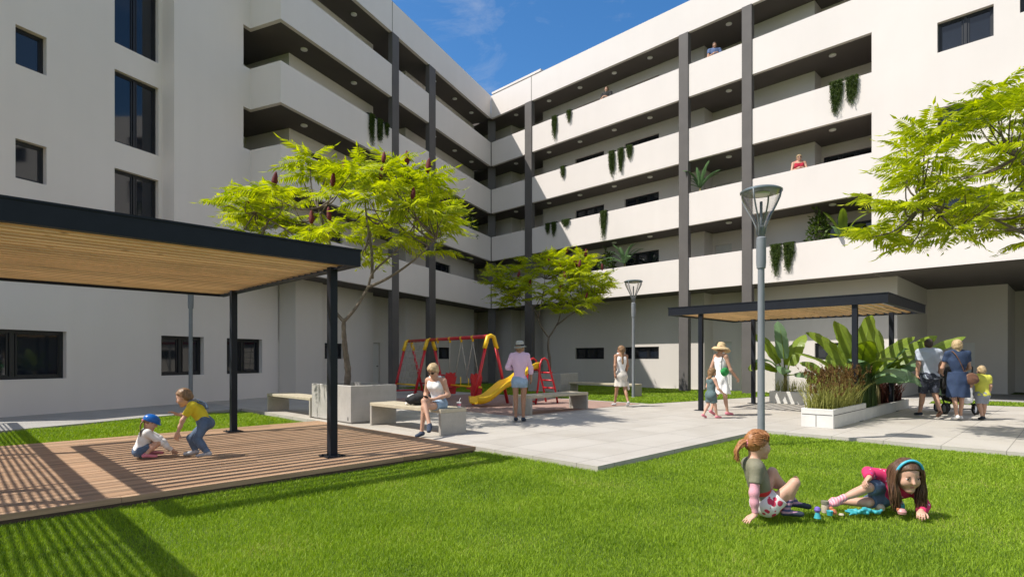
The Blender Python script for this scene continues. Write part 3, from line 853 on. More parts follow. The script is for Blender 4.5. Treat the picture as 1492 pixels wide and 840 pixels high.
make_lamp(4.14, 19.4, 'distant grey lamp post on the back lawn behind the walking woman')
make_lamp(-9.12, 16.15, 'grey lamp post by the left wall, its top cut off by the pergola roof')

# ------------------------------------------------------------------ playground
def play_swing():
    A1, A3 = Vector((-3.85, 21.2)), Vector((-.62, 16.55))
    d = (A3 - A1); ln = d.length; d.normalize()
    root = empty('swing_set', (A1.x, A1.y, 0), math.atan2(d.y, d.x), 'red and yellow swing set with climbing net and hanging glider', 'swing set')
    H = 1.98; hw = .60
    xs = (0.0, 1.75, ln)
    mb = MB(); mb.tube([(0, 0, H), (ln, 0, H)], .055, 12); mb.build('top_bar', M_RED, root)
    for k, x in enumerate(xs):
        for s in (-1, 1):
            mb = MB(); f = .16
            mb.tube([(x, s * (hw * .30), H - f - .16), (x, s * hw, .0)], .047, 10); mb.build('leg', M_RED, root)
        mb = MB(); mb.tube([(x, -hw * .36, H - .36), (x, -hw * .26, H - .20), (x, -.10, H - .02), (x, 0, H + .015), (x, .10, H - .02), (x, hw * .26, H - .20), (x, hw * .36, H - .36)], .064, 12); mb.build('corner_joint', M_YEL, root)
        if k < 1 or k == 1:
            pass
    for s in (-1, 1):
        mb = MB(); y = s * hw * .80; mb.tube([(0, y, .42), (1.75, y, .42)], .028, 8); mb.build('side_rail', M_YEL if s < 0 else M_RED, root)
    for x in (0, 1.75):
        mb = MB(); mb.tube([(x, -hw * .93, .16), (x, hw * .93, .16)], .028, 8); mb.build('cross_rail', M_RED, root)
    mb = MB()
    for i in range(7):
        z = .42 + (H - .55) * i / 6; y = hw * (1 - z / H) * .95 + .03
        mb.tube([(0.02, -y, z), (1.73, -y, z)], .009, 5)
    for i in range(1, 6):
        x = 1.75 * i / 6; mb.tube([(x, -hw * .78, .42), (x, -.06, H - .02)], .009, 5)
    mb.build('climbing_net', M_ROPE, root)
    # swings: brackets, ropes, glider with two red seats on a yellow bar
    for x in (2.35, 3.2, 3.95, 4.65):
        mb = MB(); mb.lathe([(.055, -.06), (.065, 0), (.055, .06)], 0, 0, 10)
        v = [(a[2] + x, a[0], a[1] + H) for a in mb.v]; mb.v = v
        mb.tube([(x, 0, H - .05), (x, 0, H - .13)], .035, 8); mb.build('hanger', M_YEL, root)
    for a, b in (((3.95, 0, H - .1), (3.55, 0, .75)), ((3.95, 0, H - .1), (4.35, 0, .70)), ((4.65, 0, H - .1), (4.25, 0, .70)), ((4.65, 0, H - .1), (4.98, 0, .78)), ((2.35, 0, H - .1), (2.38, 0, .8)), ((3.2, 0, H - .1), (3.17, 0, .8))):
        mb = MB(); mb.tube([a, b], .012, 5); mb.build('swing_rope', M_ROPE, root)
    g = MB(); g.tube([(2.9, 0, .47), (5.15, 0, .47)], .03, 8); g.tube([(3.9, 0, .47), (3.9, 0, .75)], .02, 6); g.tube([(4.4, 0, .47), (4.4, 0, .72)], .02, 6)
    gl = g.build('glider_beam', M_YEL, root)
    for x in (3.25, 4.85):
        g = MB()
        ol = [(-.16, .18), (.16, .18), (.20, .46), (.15, .52), (.20, .74), (.16, .88), (.06, .84), (0, .89), (-.06, .84), (-.16, .88), (-.20, .74), (-.15, .52), (-.20, .46)]
        g.prism(ol, x - .035, x + .035); g.build('glider_back', M_RED, gl)
        sx_ = .16 if x < 4 else -.16
        g = MB(); g.bbox(x + min(.04, sx_ * 2), x + max(-.04, sx_ * 2), -.16, .16, .40, .45); g.build('glider_seat', M_RED, gl)
    mb = MB(); mb.bbox(2.15, 2.6, -.14, .14, .76, .80); mb.build('swing_seat', M_RED, root)
    return root
play_swing()
def play_slide():
    top = Vector((.62, 16.75)); bot = Vector((-1.02, 15.55)); d = top - bot; ln = d.length; d.normalize()
    root = empty('slide', (bot.x, bot.y, 0), math.atan2(d.y, d.x), 'yellow wavy slide with a red ladder behind the standing woman', 'slide')
    prof = [(-.04, .13), (.06, .12), (.2, .125), (.42, .19), (.70, .37), (.95, .53), (1.15, .585), (1.35, .66), (1.58, .82), (1.80, .985), (1.98, 1.05), (ln + .10, 1.06)]
    # smooth the chute
    pts = []
    for i in range(len(prof) - 1):
        p0 = prof[max(i - 1, 0)]; p1 = prof[i]; p2 = prof[i + 1]; p3 = prof[min(i + 2, len(prof) - 1)]
        for t in np.linspace(0, 1, 6, endpoint=False):
            pts.append(tuple(.5 * (2 * p1[k] + (p2[k] - p0[k]) * t + (2 * p0[k] - 5 * p1[k] + 4 * p2[k] - p3[k]) * t * t + (-p0[k] + 3 * p1[k] - 3 * p2[k] + p3[k]) * t ** 3) for k in (0, 1)))
    pts.append(prof[-1])
    cs = [(-.255, .15), (-.235, .165), (-.215, .15), (-.19, .03), (-.13, 0), (.13, 0), (.19, .03), (.215, .15), (.235, .165), (.255, .15), (.22, -.0), (.14, -.035), (-.14, -.035), (-.22, 0)]
    mb = MB(); rings = [[mb.vert(x, y, z + dz) for y, dz in cs] for x, z in pts]
    mb.smooth = True
    for a, b in zip(rings, rings[1:]):
        for k in range(len(cs)): mb.face((a[k], a[(k + 1) % len(cs)], b[(k + 1) % len(cs)], b[k]))
    mb.smooth = False; mb.face(rings[0]); mb.face(rings[-1][::-1]); mb.build('chute', M_YEL, root)
    x0, x1 = ln - .02, ln + .50
    for y in (-.27, .27):
        mb = MB(); mb.tube([(x0 - .1, y, 0), (x0 + .02, y, .7), (x0 + .06, y, 1.15), (x0 + .13, y, 1.30), (x0 + .24, y, 1.34), (x0 + .34, y, 1.28), (x0 + .40, y, 1.12), (x1 + .1, y, .5), (x1 + .22, y, 0)], .030, 10); mb.build('hand_rail', M_RED, root)
    for k, (z) in enumerate((.22, .45, .68, .91)):
        x = x1 + .22 - z * .24
        mb = MB(); mb.tube([(x, -.27, z), (x, .27, z)], .026, 8); mb.build('rung', M_RED, root)
    for z in (.08, 1.0):
        mb = MB(); mb.tube([(x0 - .08 + z * .12, -.27, z), (x0 - .08 + z * .12, .27, z)], .026, 8); mb.build('cross_tube', M_RED, root)
    return root
play_slide()
def bolt_spring(x, y, label):
    return None

# ------------------------------------------------------------------ trees: sumacs with drooping compound fronds and red fruit cones
M_TLEAF = mat_leaf('sumac_leaf', (0.20, 0.28, 0.012), (0.58, 0.62, 0.04), 0.5, 0.5, 1.1)
M_CONE = mat('sumac_fruit', (0.12, 0.010, 0.012), 0.8, var=0.35, scale=40, bmp=0.8, bscale=70)
def frond_template(npairs, length, lw):
    """one pinnate leaf along +x, leaflets drooping to both sides; unit-free local coords"""
    V, F = [], []
    def add(vs, fs):
        b = len(V); V.extend(vs); F.extend([tuple(b + i for i in f) for f in fs])
    # rachis
    n = 6
    def rp(t): return np.array([length * t, 0, 0.10 * length * math.sin(t * 2.2) - 0.30 * length * t * t])
    for i in range(n):
        a, b = rp(i / n), rp((i + 1) / n); w_ = .006 * (1 - i / n * .6)
        add([a + [0, w_, 0], a - [0, w_, 0], b - [0, w_, 0], b + [0, w_, 0]], [(0, 1, 2), (0, 2, 3)])
    for i in range(npairs):
        t = .16 + .84 * i / npairs
        p = rp(t); L_ = lw * (math.sin(math.pi * min(1, .18 + t * .80)) ** .7) * random.uniform(.85, 1.1)
        for s in (-1, 1):
            ang = R(random.uniform(52, 66)); dr = random.uniform(.15, .5)
            d = np.array([math.cos(ang), s * math.sin(ang), -dr]); d /= np.linalg.norm(d)
            side = np.cross(d, [0, 0, 1]); side /= np.linalg.norm(side); wd = L_ * .115
            mid = p + d * L_ * .42 + np.array([0, 0, .03 * L_]); tip = p + d * L_ + np.array([0, 0, -.16 * L_])
            add([p, mid - side * wd, tip, mid + side * wd], [(0, 1, 2), (0, 2, 3)])
    t = rp(1.0); add([t, t + [lw * .3, lw * .1, -.03], t + [lw * .8, 0, -.15 * lw], t + [lw * .3, -lw * .1, -.03]], [(0, 1, 2), (0, 2, 3)])
    return np.array(V, float), np.array(F, int)
TPL = [frond_template(12, .66, .25) for _ in range(5)]
def rot_from(d, roll):
    """matrix whose x axis is d, z axis as upright as possible, then rolled"""
    d = d / np.linalg.norm(d)
    up = np.array([0, 0, 1.0])
    y = np.cross(up, d); ny = np.linalg.norm(y)
    y = y / ny if ny > 1e-3 else np.array([0, 1.0, 0])
    z = np.cross(d, y)
    c, s = math.cos(roll), math.sin(roll)
    return np.stack([d, c * y + s * z, -s * y + c * z], 1)
def catmull(pts, k=5):
    P = [np.array(p, float) for p in pts]; out = []
    for i in range(len(P) - 1):
        p0 = P[max(i - 1, 0)]; p1 = P[i]; p2 = P[i + 1]; p3 = P[min(i + 2, len(P) - 1)]
        for t in np.linspace(0, 1, k, endpoint=False):
            out.append(.5 * (2 * p1 + (p2 - p0) * t + (2 * p0 - 5 * p1 + 4 * p2 - p3) * t * t + (-p0 + 3 * p1 - 3 * p2 + p3) * t ** 3))
    out.append(P[-1]); return out
def make_tree(loc, rz, seed, label, trunk_pts, limbs, crown_c, crown_r, nfront, ncones, group='sumac trees with red fruit cones', scale=1.0, zbase=.68, ptrunk=.075):
    """trunk_pts: local polyline; limbs: list of polylines; crown: ellipsoid filled with rosettes of fronds at twig ends"""
    rnd = random.Random(seed)
    root = empty('sumac_tree', (loc[0], loc[1], zbase), rz, label, 'tree', group)
    mb = MB(); tp = catmull(trunk_pts)
    rr = [ptrunk * (1.25 - .55 * i / (len(tp) - 1)) * (1 + .08 * math.sin(i * 2.3)) for i in range(len(tp))]; rr[0] *= 1.35
    mb.tube(tp, rr, 10); mb.build('trunk', M_BARK, root)
    tips = []
    cc, cr = np.array(crown_c, float), np.array(crown_r, float)
    for lb in limbs:
        mb = MB(); lp = catmull(lb); n = len(lp)
        mb.tube(lp, [ptrunk * (.66 - .44 * i / (n - 1)) for i in range(n)], 8); mb.build('limb', M_BARK, root)
        tips.append(lp)
    # twig tips: random points in the crown shell, each joined to the nearest limb point
    twig = MB(); ends = []
    allp = [p for lp in tips for p in lp[len(lp) // 4:]]
    tries = 0
    while len(ends) < nfront and tries < 9000:
        tries += 1
        q = np.array([rnd.gauss(0, 1) for _ in range(3)]); q /= np.linalg.norm(q)
        rad = rnd.uniform(.30, 1.0) ** .45
        p = cc + q * cr * rad
        lobes = .80 + .20 * math.sin(3 * math.atan2(q[1], q[0]) + seed) + .12 * math.sin(5 * q[2] + seed * 2 + 4 * q[0])
        if rad > lobes: continue
        if q[2] < -.62: continue
        if any(np.linalg.norm((p - e) / np.array([1, 1, .62])) < (.40 * scale if scale == 1 else .30) for e, _ in ends): continue
        a = min(allp, key=lambda z: np.linalg.norm((z - p) * np.array([1, 1, .8])) + .25 * max(0, z[2] - p[2]))
        ends.append((p, a))
    for p, a in ends:
        mid = (p + a) / 2 + np.array([rnd.uniform(-.12, .12), rnd.uniform(-.12, .12), -.12 + rnd.uniform(-.06, .06)])
        ln = np.linalg.norm(p - a)
        twig.tube(catmull([a, mid, p], 4), [.008 + .013 * min(1, ln) * (1 - i / 8) for i in range(9)], 5, cap=False)
    twig.build('twigs', M_BARK, root)
    VV, FF = [], []; b = 0
    for p, a in ends:
        dirv = p - a; dirv[2] = 0
        out = (p - cc) / cr
        base = rnd.uniform(0, 6.28); nf = rnd.randint(5, 7)
        for k in range(nf):
            ang = base + k * 2 * math.pi / nf + rnd.uniform(-.3, .3)
            el = rnd.uniform(-.25, .75)
            d = np.array([math.cos(ang) * math.cos(el), math.sin(ang) * math.cos(el), math.sin(el)])
            d += .38 * np.array([out[0], out[1], max(out[2], -.1) * .5])
            M = rot_from(d, rnd.uniform(-.6, .6))
            v, f = TPL[rnd.randrange(5)]
            s = rnd.uniform(.72, 1.12) * scale
            VV.append((v * s) @ M.T + p); FF.append(f + b); b += len(v)
    o = np_mesh('crown', np.concatenate(VV), np.concatenate(FF), M_TLEAF, root, smooth=False)
    # fruit cones stand up from some twig ends
    es = sorted(ends, key=lambda e: .9 * e[0][1] - .25 * (e[0][2] - cc[2]) + rnd.uniform(0, 1.8))[:ncones]
    for p, a in es:
        mb = MB(); hgt = rnd.uniform(.24, .34) * scale; r_ = hgt * .185
        mb.lathe([(.012, 0), (r_ * .8, hgt * .16), (r_, hgt * .36), (r_ * .85, hgt * .62), (r_ * .5, hgt * .86), (.004, hgt)], 0, 0, 9)
        tl = np.array([rnd.uniform(-.25, .25), rnd.uniform(-.25, .25)]); jitter = []
        for (x, y, z) in mb.v:
            k = 1 + rnd.uniform(-.16, .16); jitter.append((p[0] + x * k + tl[0] * z, p[1] + y * k + tl[1] * z, p[2] + .20 + z))
        mb.v = jitter; mb.build('fruit_cone', M_CONE, root)
    return root
# local axes of the trees: x to the right of the picture, y away, z up from the soil
make_tree((-3.62, 12.45), 0, 11, 'large bright sumac tree rising behind the pergola corner',
          [(0, 0, -.02), (.03, 0, .35), (-.03, .02, .8), (-.06, 0, 1.2), (-.06, 0, 1.52)],
          [[(-.06, 0, 1.45), (-.30, .05, 1.75), (-.36, .1, 2.2), (-.55, .1, 2.7), (-1.1, -.1, 3.3), (-1.9, -.2, 3.8)],
           [(-.06, 0, 1.45), (.20, 0, 1.75), (.45, .05, 2.2), (.60, 0, 2.55), (1.15, .1, 3.1), (1.5, .2, 3.7)],
           [(.45, .05, 2.2), (.95, -.1, 2.4), (1.5, -.2, 2.75), (2.0, -.3, 3.2)],
           [(.55, .03, 2.4), (.50, .2, 3.0), (.35, .4, 3.7), (.30, .3, 4.4)],
           [(-.40, .1, 2.3), (-.25, -.3, 3.0), (-.45, -.5, 3.8)],
           [(-.9, 0, 3.1), (-1.0, .6, 3.7), (-.9, 1.0, 4.1)]],
          (.05, 0, 3.55), (3.05, 2.3, 1.5), 72, 13, ptrunk=.060)
make_tree((1.50, 22.95), 0, 5, 'smaller sumac tree in front of the right wing, behind the slide',
          [(0, 0, -.02), (.02, 0, .6), (-.04, 0, 1.1), (-.02, 0, 1.55)],
          [[(-.02, 0, 1.5), (-.35, .05, 2.0), (-.6, .1, 2.6), (-1.2, .1, 3.2)],
           [(-.02, 0, 1.5), (.35, 0, 2.1), (.50, .05, 2.6), (.9, .1, 3.4)],
           [(.3, 0, 2.0), (.75, -.2, 2.35), (1.3, -.3, 2.7), (1.9, -.2, 3.1)],
           [(-.45, .05, 2.3), (-.3, -.4, 3.0), (-.2, -.5, 3.8)]],
          (.20, 0, 3.38), (2.75, 2.0, 1.55), 78, 14, ptrunk=.055)
make_tree((10.1, 9.4), 0, 23, 'sumac tree whose crown enters from the right edge',
          [(0, 0, -.02), (.05, 0, .6), (-.02, 0, 1.1), (0, 0, 1.5)],
          [[(0, 0, 1.45), (-.5, -.1, 1.75), (-1.05, -.2, 2.15), (-1.7, -.2, 2.6), (-2.4, -.1, 2.95), (-3.3, 0, 3.2)],
           [(-1.05, -.2, 2.15), (-1.35, -.3, 2.6), (-1.6, -.3, 3.2), (-1.9, -.2, 3.9)],
           [(0, 0, 1.45), (.3, .1, 2.0), (.6, .1, 2.7), (1.2, .2, 3.4)],
           [(-.5, -.1, 1.75), (-.5, .2, 2.5), (-.6, .3, 3.3), (-.4, .3, 4.1)]],
          (-1.2, 0, 3.55), (3.35, 2.2, 1.95), 128, 16, ptrunk=.075, scale=.88)
# ------------------------------------------------------------------ planting
M_BANANA = mat_leaf('banana_leaf', (0.07, 0.13, 0.014), (0.27, 0.36, 0.05), 0.4, 0.38, 1.5)
M_BANANA2 = mat_leaf('banana_leaf_pale', (0.10, 0.19, 0.09), (0.22, 0.34, 0.17), 0.3, 0.35, 1.5)
M_STEM = mat('banana_stem', (0.20, 0.17, 0.07), 0.7, var=0.3, scale=9, bmp=.3)
M_BRONZE = mat_leaf('bronze_grass', (0.05, 0.028, 0.010), (0.24, 0.135, 0.045), 0.25, 0.7, 2)
M_STRAW = mat_leaf('straw_grass', (0.15, 0.17, 0.03), (0.42, 0.41, 0.12), 0.3, 0.6, 2)
M_REED = mat_leaf('reed_green', (0.025, 0.05, 0.015), (0.09, 0.14, 0.035), 0.25, 0.6, 2)
M_VINE = mat_leaf('vine_leaf', (0.018, 0.042, 0.006), (0.085, 0.13, 0.016), 0.25, 0.6, 5)
M_DARKRED = mat_leaf('dark_red_leaf', (0.045, 0.016, 0.014), (0.14, 0.045, 0.03), 0.2, 0.5, 3)
M_BUSH = mat_leaf('bush_leaf', (0.03, 0.06, 0.012), (0.12, 0.18, 0.03), 0.3, 0.45, 4)

def leaf_blade(base, az, el, length, width, droop, wav=0.0, fold=.25, torn=0.0, twist=0.0, seed=0, nseg=14, roll=0.0):
    """arching broad leaf: returns (V, F). Starts at base with elevation el and bends down by droop radians"""
    rnd = random.Random(seed)
    V, F = [], []
    p = np.array(base, float); h = np.array([math.cos(az), math.sin(az), 0.0]); e = el
    sp = np.array([-math.sin(az), math.cos(az), 0.0])
    pts = []
    for i in range(nseg + 1):
        t = i / nseg
        d = h * math.cos(e) + np.array([0, 0, math.sin(e)])
        nrm = np.cross(d, sp); 
        c, s = math.cos(roll + twist * t), math.sin(roll + twist * t)
        side = c * sp + s * nrm; up = np.cross(side, d)
        pts.append((p.copy(), side, up, d))
        p = p + d * length / nseg; e -= droop / nseg * (0.35 + 1.3 * t)
    cols = [-1, -.62, -.25, 0, .25, .62, 1]
    for i, (p, side, up, d) in enumerate(pts):
        t = i / nseg
        w_ = width * .5 * (math.sin(math.pi * min(1, .05 + .95 * t) ** .85) ** .42 if t < 1 else .08)
        ed = [1 + rnd.uniform(-torn, torn * .3), 1 + rnd.uniform(-torn, torn * .3)]
        for c in cols:
            k = ed[0] if c < 0 else ed[1]
            kk = k if abs(c) > .8 else 1
            lift = fold * abs(c) * w_ + wav * math.sin(t * 17 + c * 2 + seed) * abs(c) ** 2 * width
            V.append(p + side * c * w_ * kk + up * -lift * .0 + up * (lift if fold > 0 else lift) - d * abs(c) * .0)
    n = len(cols)
    for i in range(nseg):
        for j in range(n - 1): F.append((i * n + j, i * n + j + 1, (i + 1) * n + j + 1, (i + 1) * n + j))
    return np.array(V), np.array(F)
def petiole(base, az, el, ln):
    d = np.array([math.cos(az) * math.cos(el), math.sin(az) * math.cos(el), math.sin(el)])
    return np.array(base) + d * ln
def make_banana(loc, label, leaves, stem_h=.55, rad=.07, cat='banana plant', name='banana_plant', group=None):
    """leaves: (azimuth deg [0 = picture right, 90 = away], elevation deg, petiole, length, width, droop, pale)"""
    root = empty(name, loc, 0, label, cat, group)
    mb = MB(); mb.tube([(0, 0, -.05), (.01, 0, stem_h * .5), (0, .01, stem_h)], [rad, rad * .8, rad * .55], 9); mb.build('stem', M_STEM, root)
    for i, (az, el, pl, ln, wd, dr, pale) in enumerate(leaves):
        b0 = np.array([0, 0, stem_h * random.uniform(.75, 1.0)])
        q = petiole(b0, R(az), R(el), pl)
        V, F = leaf_blade(q, R(az), R(el), ln, wd * 1.28, R(dr * 1.45 + 8), .018, .16, .16, random.uniform(-.3, .3), i * 7 + int(loc[0] * 10), roll=random.uniform(.35, .95) * math.cos(R(az)) * (1 if el > 20 else .5))
        o = np_mesh('leaf', V, F, M_BANANA2 if pale else M_BANANA, root, smooth=False)
        mb = MB(); mid = [V[k * 7 + 3] for k in range(0, 14, 2)]
        mb.tube([tuple(b0)] + [tuple(m_ - np.array([0, 0, .008])) for m_ in mid], [.022, .018, .014, .012, .010, .008, .006, .004], 6); mb.build('midrib', M_STEM if False else M_BANANA, o)
    return root
X0, Y0 = uv(15.0, 3.62)
make_banana((X0, Y0, .2), 'big banana plant with broad leaves right behind the pergola post', [
    (155, 62, .4, 1.35, .34, 30, 0), (170, 40, .4, 1.25, .30, 25, 0), (120, 78, .4, 1.30, .40, 18, 0), (40, 74, .45, 1.5, .36, 20, 0),
    (10, 50, .5, 1.45, .30, 22, 0), (-60, 45, .3, 1.0, .42, 95, 1), (200, 25, .3, 1.0, .34, 55, 0), (-110, 70, .35, 1.1, .42, 45, 0), (-20, 30, .3, 1.1, .40, 75, 1), (-140, 35, .3, .95, .36, 80, 1), (-85, 58, .35, 1.0, .40, 70, 0), (-125, 62, .3, .9, .38, 75, 1), (230, 45, .3, 1.0, .34, 60, 0)], .5)
X0, Y0 = uv(16.6, 3.62)
make_banana((X0, Y0, .2), 'second big banana plant, leaning out to the right towards the family', [
    (5, 44, .5, 1.55, .27, 12, 0), (-8, 36, .6, 1.75, .27, 10, 0), (60, 70, .4, 1.3, .34, 25, 0), (-30, 40, .3, 1.15, .46, 70, 1), (-70, 55, .3, 1.1, .40, 60, 0), (150, 60, .3, 1.2, .36, 40, 1), (-45, 15, .3, 1.2, .5, 65, 1), (-100, 30, .3, 1.0, .4, 70, 1), (-20, 58, .4, 1.25, .40, 55, 0), (-80, 66, .35, 1.0, .42, 60, 1), (25, 28, .4, 1.2, .36, 50, 0)], .55)
X0, Y0 = uv(17.8, 6.25)
make_banana((X0, Y0, .3), 'smaller banana plant in the white box, leaves over the pale lit wall', [
    (150, 66, .4, 1.15, .32, 25, 0), (95, 82, .5, 1.2, .36, 12, 1), (20, 68, .4, 1.15, .40, 20, 0), (185, 30, .3, .95, .34, 60, 0), (-30, 10, .25, .9, .40, 70, 1), (-120, 35, .25, .8, .36, 80, 1), (200, 45, .3, 1.0, .3, 60, 1)], .55)
X0, Y0 = uv(17.8, 5.0)
make_banana((X0, Y0, .3), 'low banana plant between the two taller ones', [
    (140, 50, .25, .8, .28, 35, 0), (60, 65, .3, .9, .3, 25, 0), (-60, 40, .2, .7, .3, 70, 1), (200, 25, .2, .75, .28, 60, 0)], .35, .05)

def blades(n, area, h0, h1, wid, spread, seed, curve=.5):
    """n thin arching blades with roots in area (x0,x1,y0,y1)"""
    rng = np.random.default_rng(seed)
    x = rng.uniform(area[0], area[1], n); y = rng.uniform(area[2], area[3], n); h = rng.uniform(h0, h1, n)
    a = rng.uniform(0, 2 * np.pi, n); s = rng.uniform(.1, 1, n) * spread * h; b = rng.uniform(0, np.pi, n)
    wx, wy = np.cos(b) * wid / 2, np.sin(b) * wid / 2
    T = [0, .4, .75, 1.0]; V = np.empty((n, 7, 3)); 
    for i, t in enumerate(T):
        cx = x + np.cos(a) * s * t ** 1.8; cy = y + np.sin(a) * s * t ** 1.8; cz = h * (t - curve * .35 * t ** 3)
        k = 1 - .7 * t
        if i < 3:
            V[:, 2 * i] = np.stack([cx - wx * k, cy - wy * k, cz], 1); V[:, 2 * i + 1] = np.stack([cx + wx * k, cy + wy * k, cz], 1)
        else: V[:, 6] = np.stack([cx, cy, cz], 1)
    o = np.arange(n) * 7
    F = np.concatenate([np.stack([o + i, o + j, o + k], 1) for i, j, k in ((0, 1, 3), (0, 3, 2), (2, 3, 5), (2, 5, 4), (4, 5, 6))])
    return V.reshape(-1, 3), F, V[:, 6]
def plumes(tips, seed, ln=.16, wd=.035, n=22):
    rng = np.random.default_rng(seed); VV, FF = [], []; b = 0
    for t in tips:
        lean = rng.normal(0, .25, 2); L_ = ln * rng.uniform(.6, 1.2)
        for k in range(n):
            q = rng.uniform(0, 1); c = t + np.array([lean[0] * q * L_, lean[1] * q * L_, q * L_ - L_ * .4])
            r = wd * (1 - .6 * q); off = rng.normal(0, 1, 3); off /= np.linalg.norm(off); off[2] = abs(off[2]) + .4
            u_ = rng.normal(0, 1, 3); u_ /= np.linalg.norm(u_)
            VV += [c - u_ * r * .35, c + u_ * r * .35, c + off * r * 1.3]; FF.append((b, b + 1, b + 2)); b += 3
    return np.array(VV), np.array(FF)
def clump(loc, rz, label, specs, cat='ornamental grass', name='ornamental_grass'):
    root = empty(name, loc, rz, label, cat)
    for nm, V, F, m in specs: np_mesh(nm, V, F, m, root, smooth=False)
    return root
X0, Y0 = uv(11.86, 3.33)
V1, F1, T1 = blades(1300, (.05, 2.15, .0, .5), .22, .72, .014, .75, 3)
V2, F2, T2 = blades(300, (.05, 2.1, .0, .5), .40, 1.0, .010, .45, 4)
V3, F3 = plumes(T2, 5, .18, .042, 26)
clump((X0, Y0, .30), ROT_UV, 'straw coloured ornamental grass with rusty bronze plumes in the nearest white box', [('leaves', V1, F1, M_STRAW), ('stalks', V2, F2, M_STRAW), ('plumes', V3, F3, M_BRONZE)])
X0, Y0 = uv(14.2, 3.34)
V1, F1, T1 = blades(2600, (.0, 1.15, .0, .5), .8, 1.25, .012, .10, 8)
clump((X0, Y0, .19), ROT_UV, 'dense dark green clump of upright reeds beside the grass box', [('leaves', V1, F1, M_REED)])
X0, Y0 = uv(17.0, 3.4)
V1, F1, T1 = blades(700, (.0, 1.2, .0, .5), .35, .75, .03, .6, 9)
clump((X0, Y0, .19), ROT_UV, 'low dark red leafy plant at the end of the long planter', [('leaves', V1, F1, M_DARKRED)], 'shrub', 'red_leaf_shrub')
X0, Y0 = uv(17.62, 4.5)
V1, F1, T1 = blades(420, (.0, .4, .0, 2.0), .25, .6, .014, .5, 12)
clump((X0, Y0, .30), ROT_UV, 'sparse pale grass in the white box under the smaller bananas', [('leaves', V1, F1, M_STRAW)])

# hanging plants over the gallery parapets
def vine_mesh(w_, ln, seed, depth=.09):
    rng = np.random.default_rng(seed); VV, FF = [], []; b = 0
    ns = int(60 * w_ / .3) + 14
    for i in range(ns):
        x = rng.uniform(-w_ / 2, w_ / 2); L_ = ln * (1 - .55 * (abs(x) / (w_ / 2)) ** 2.2) * rng.uniform(.45, 1.0); y = rng.uniform(0, depth)
        n = int(L_ / .028)
        dx = 0
        for k in range(n):
            z = .07 - k * .028; dx += rng.normal(0, .006)
            for r in range(2):
                c = np.array([x + dx + rng.normal(0, .012), -y + rng.normal(0, .015), z]); s = rng.uniform(.016, .034)
                d = rng.normal(0, 1, 3); d[2] = -abs(d[2]) - .5; d /= np.linalg.norm(d); u_ = np.cross(d, rng.normal(0, 1, 3)); u_ /= np.linalg.norm(u_)
                VV += [c, c + d * s + u_ * s * .35, c + d * s * 1.9, c + d * s - u_ * s * .35]; FF.append((b, b + 1, b + 2, b + 3)); b += 4
    return np.array(VV), np.array(FF)
def hang(px, top_y, bot_y, w_px, wing, label, seed):
    """px = picture column, used to find where along the parapet the plant hangs"""
    k = (px - 746) / 829
    if wing == 'r': Y = UF / S2 / (1 + k); rz = R(-45); nrm = (-S2, -S2)
    else: Y = FR / (k * CA - SA); rz = R(90) - PHI; nrm = (CA, -SA)
    X = k * Y; z = (523.5 - top_y) * Y / 829 + CAM_H; ln = (bot_y - top_y) * Y / 829
    zt = min([zb + PAR for zb in ZB], key=lambda q: abs(q - z))
    w_ = w_px * Y / 829 * (.88 if wing == 'r' else 1.1)
    root = empty('hanging_plant', (X + nrm[0] * .02, Y + nrm[1] * .02, zt), 0, label, 'hanging plant', 'plants hanging over the gallery parapets')
    root.rotation_euler.z = math.atan2(-nrm[0] * -1, nrm[1] * -1) * 0 + (math.atan2(nrm[1], nrm[0]) + math.pi / 2)
    V, F = vine_mesh(w_, ln, seed); np_mesh('foliage', V, F, M_VINE, root, smooth=False)
    mb = MB(); mb.bbox(-w_ / 2, w_ / 2, .03, .15, .0, .09); mb.build('trough', M_FRAME, root)
vines = [(809, 168, 206, 9, 'r', 'long dark vine on the top gallery, left of the short one'), (830, 163, 183, 8, 'r', 'short vine on the top gallery, between the long vine and the man in black'),
    (821, 243, 262, 8, 'r', 'single short vine on the second gallery from the top, near the inner corner'),
    (892, 218, 258, 10, 'r', 'leftmost of three vines on the second gallery from the top'), (905, 214, 252, 10, 'r', 'middle of three vines on the second gallery from the top'), (918, 210, 232, 10, 'r', 'short rightmost of three vines on the second gallery from the top'),
    (799, 327, 345, 8, 'r', 'leftmost small vine in the shaded part of the third gallery'), (808, 324, 348, 8, 'r', 'second vine in the shaded part of the third gallery'), (825, 321, 333, 15, 'r', 'wide short vine at the shadow edge on the third gallery'),
    (880, 307, 351, 11, 'r', 'long lone vine on the sunlit third gallery above the small tree'),
    (1219, 118, 172, 18, 'r', 'large vine on the right end of a gallery, left of a pair'), (1241, 109, 158, 18, 'r', 'large vine on the right end of a gallery, right of a pair'),
    (1131, 356, 406, 16, 'r', 'large vine on the lowest gallery behind the lamp, left of a pair'), (1150, 352, 397, 16, 'r', 'large vine on the lowest gallery behind the lamp, right of a pair'),
    (540, 164, 213, 9, 'l', 'longest vine on the left wing, leftmost of three'), (552, 172, 210, 9, 'l', 'middle vine of three on the left wing'), (562, 180, 203, 7, 'l', 'shortest vine on the left wing, next to the column')]
for i, vn in enumerate(vines): hang(*vn, 100 + i)
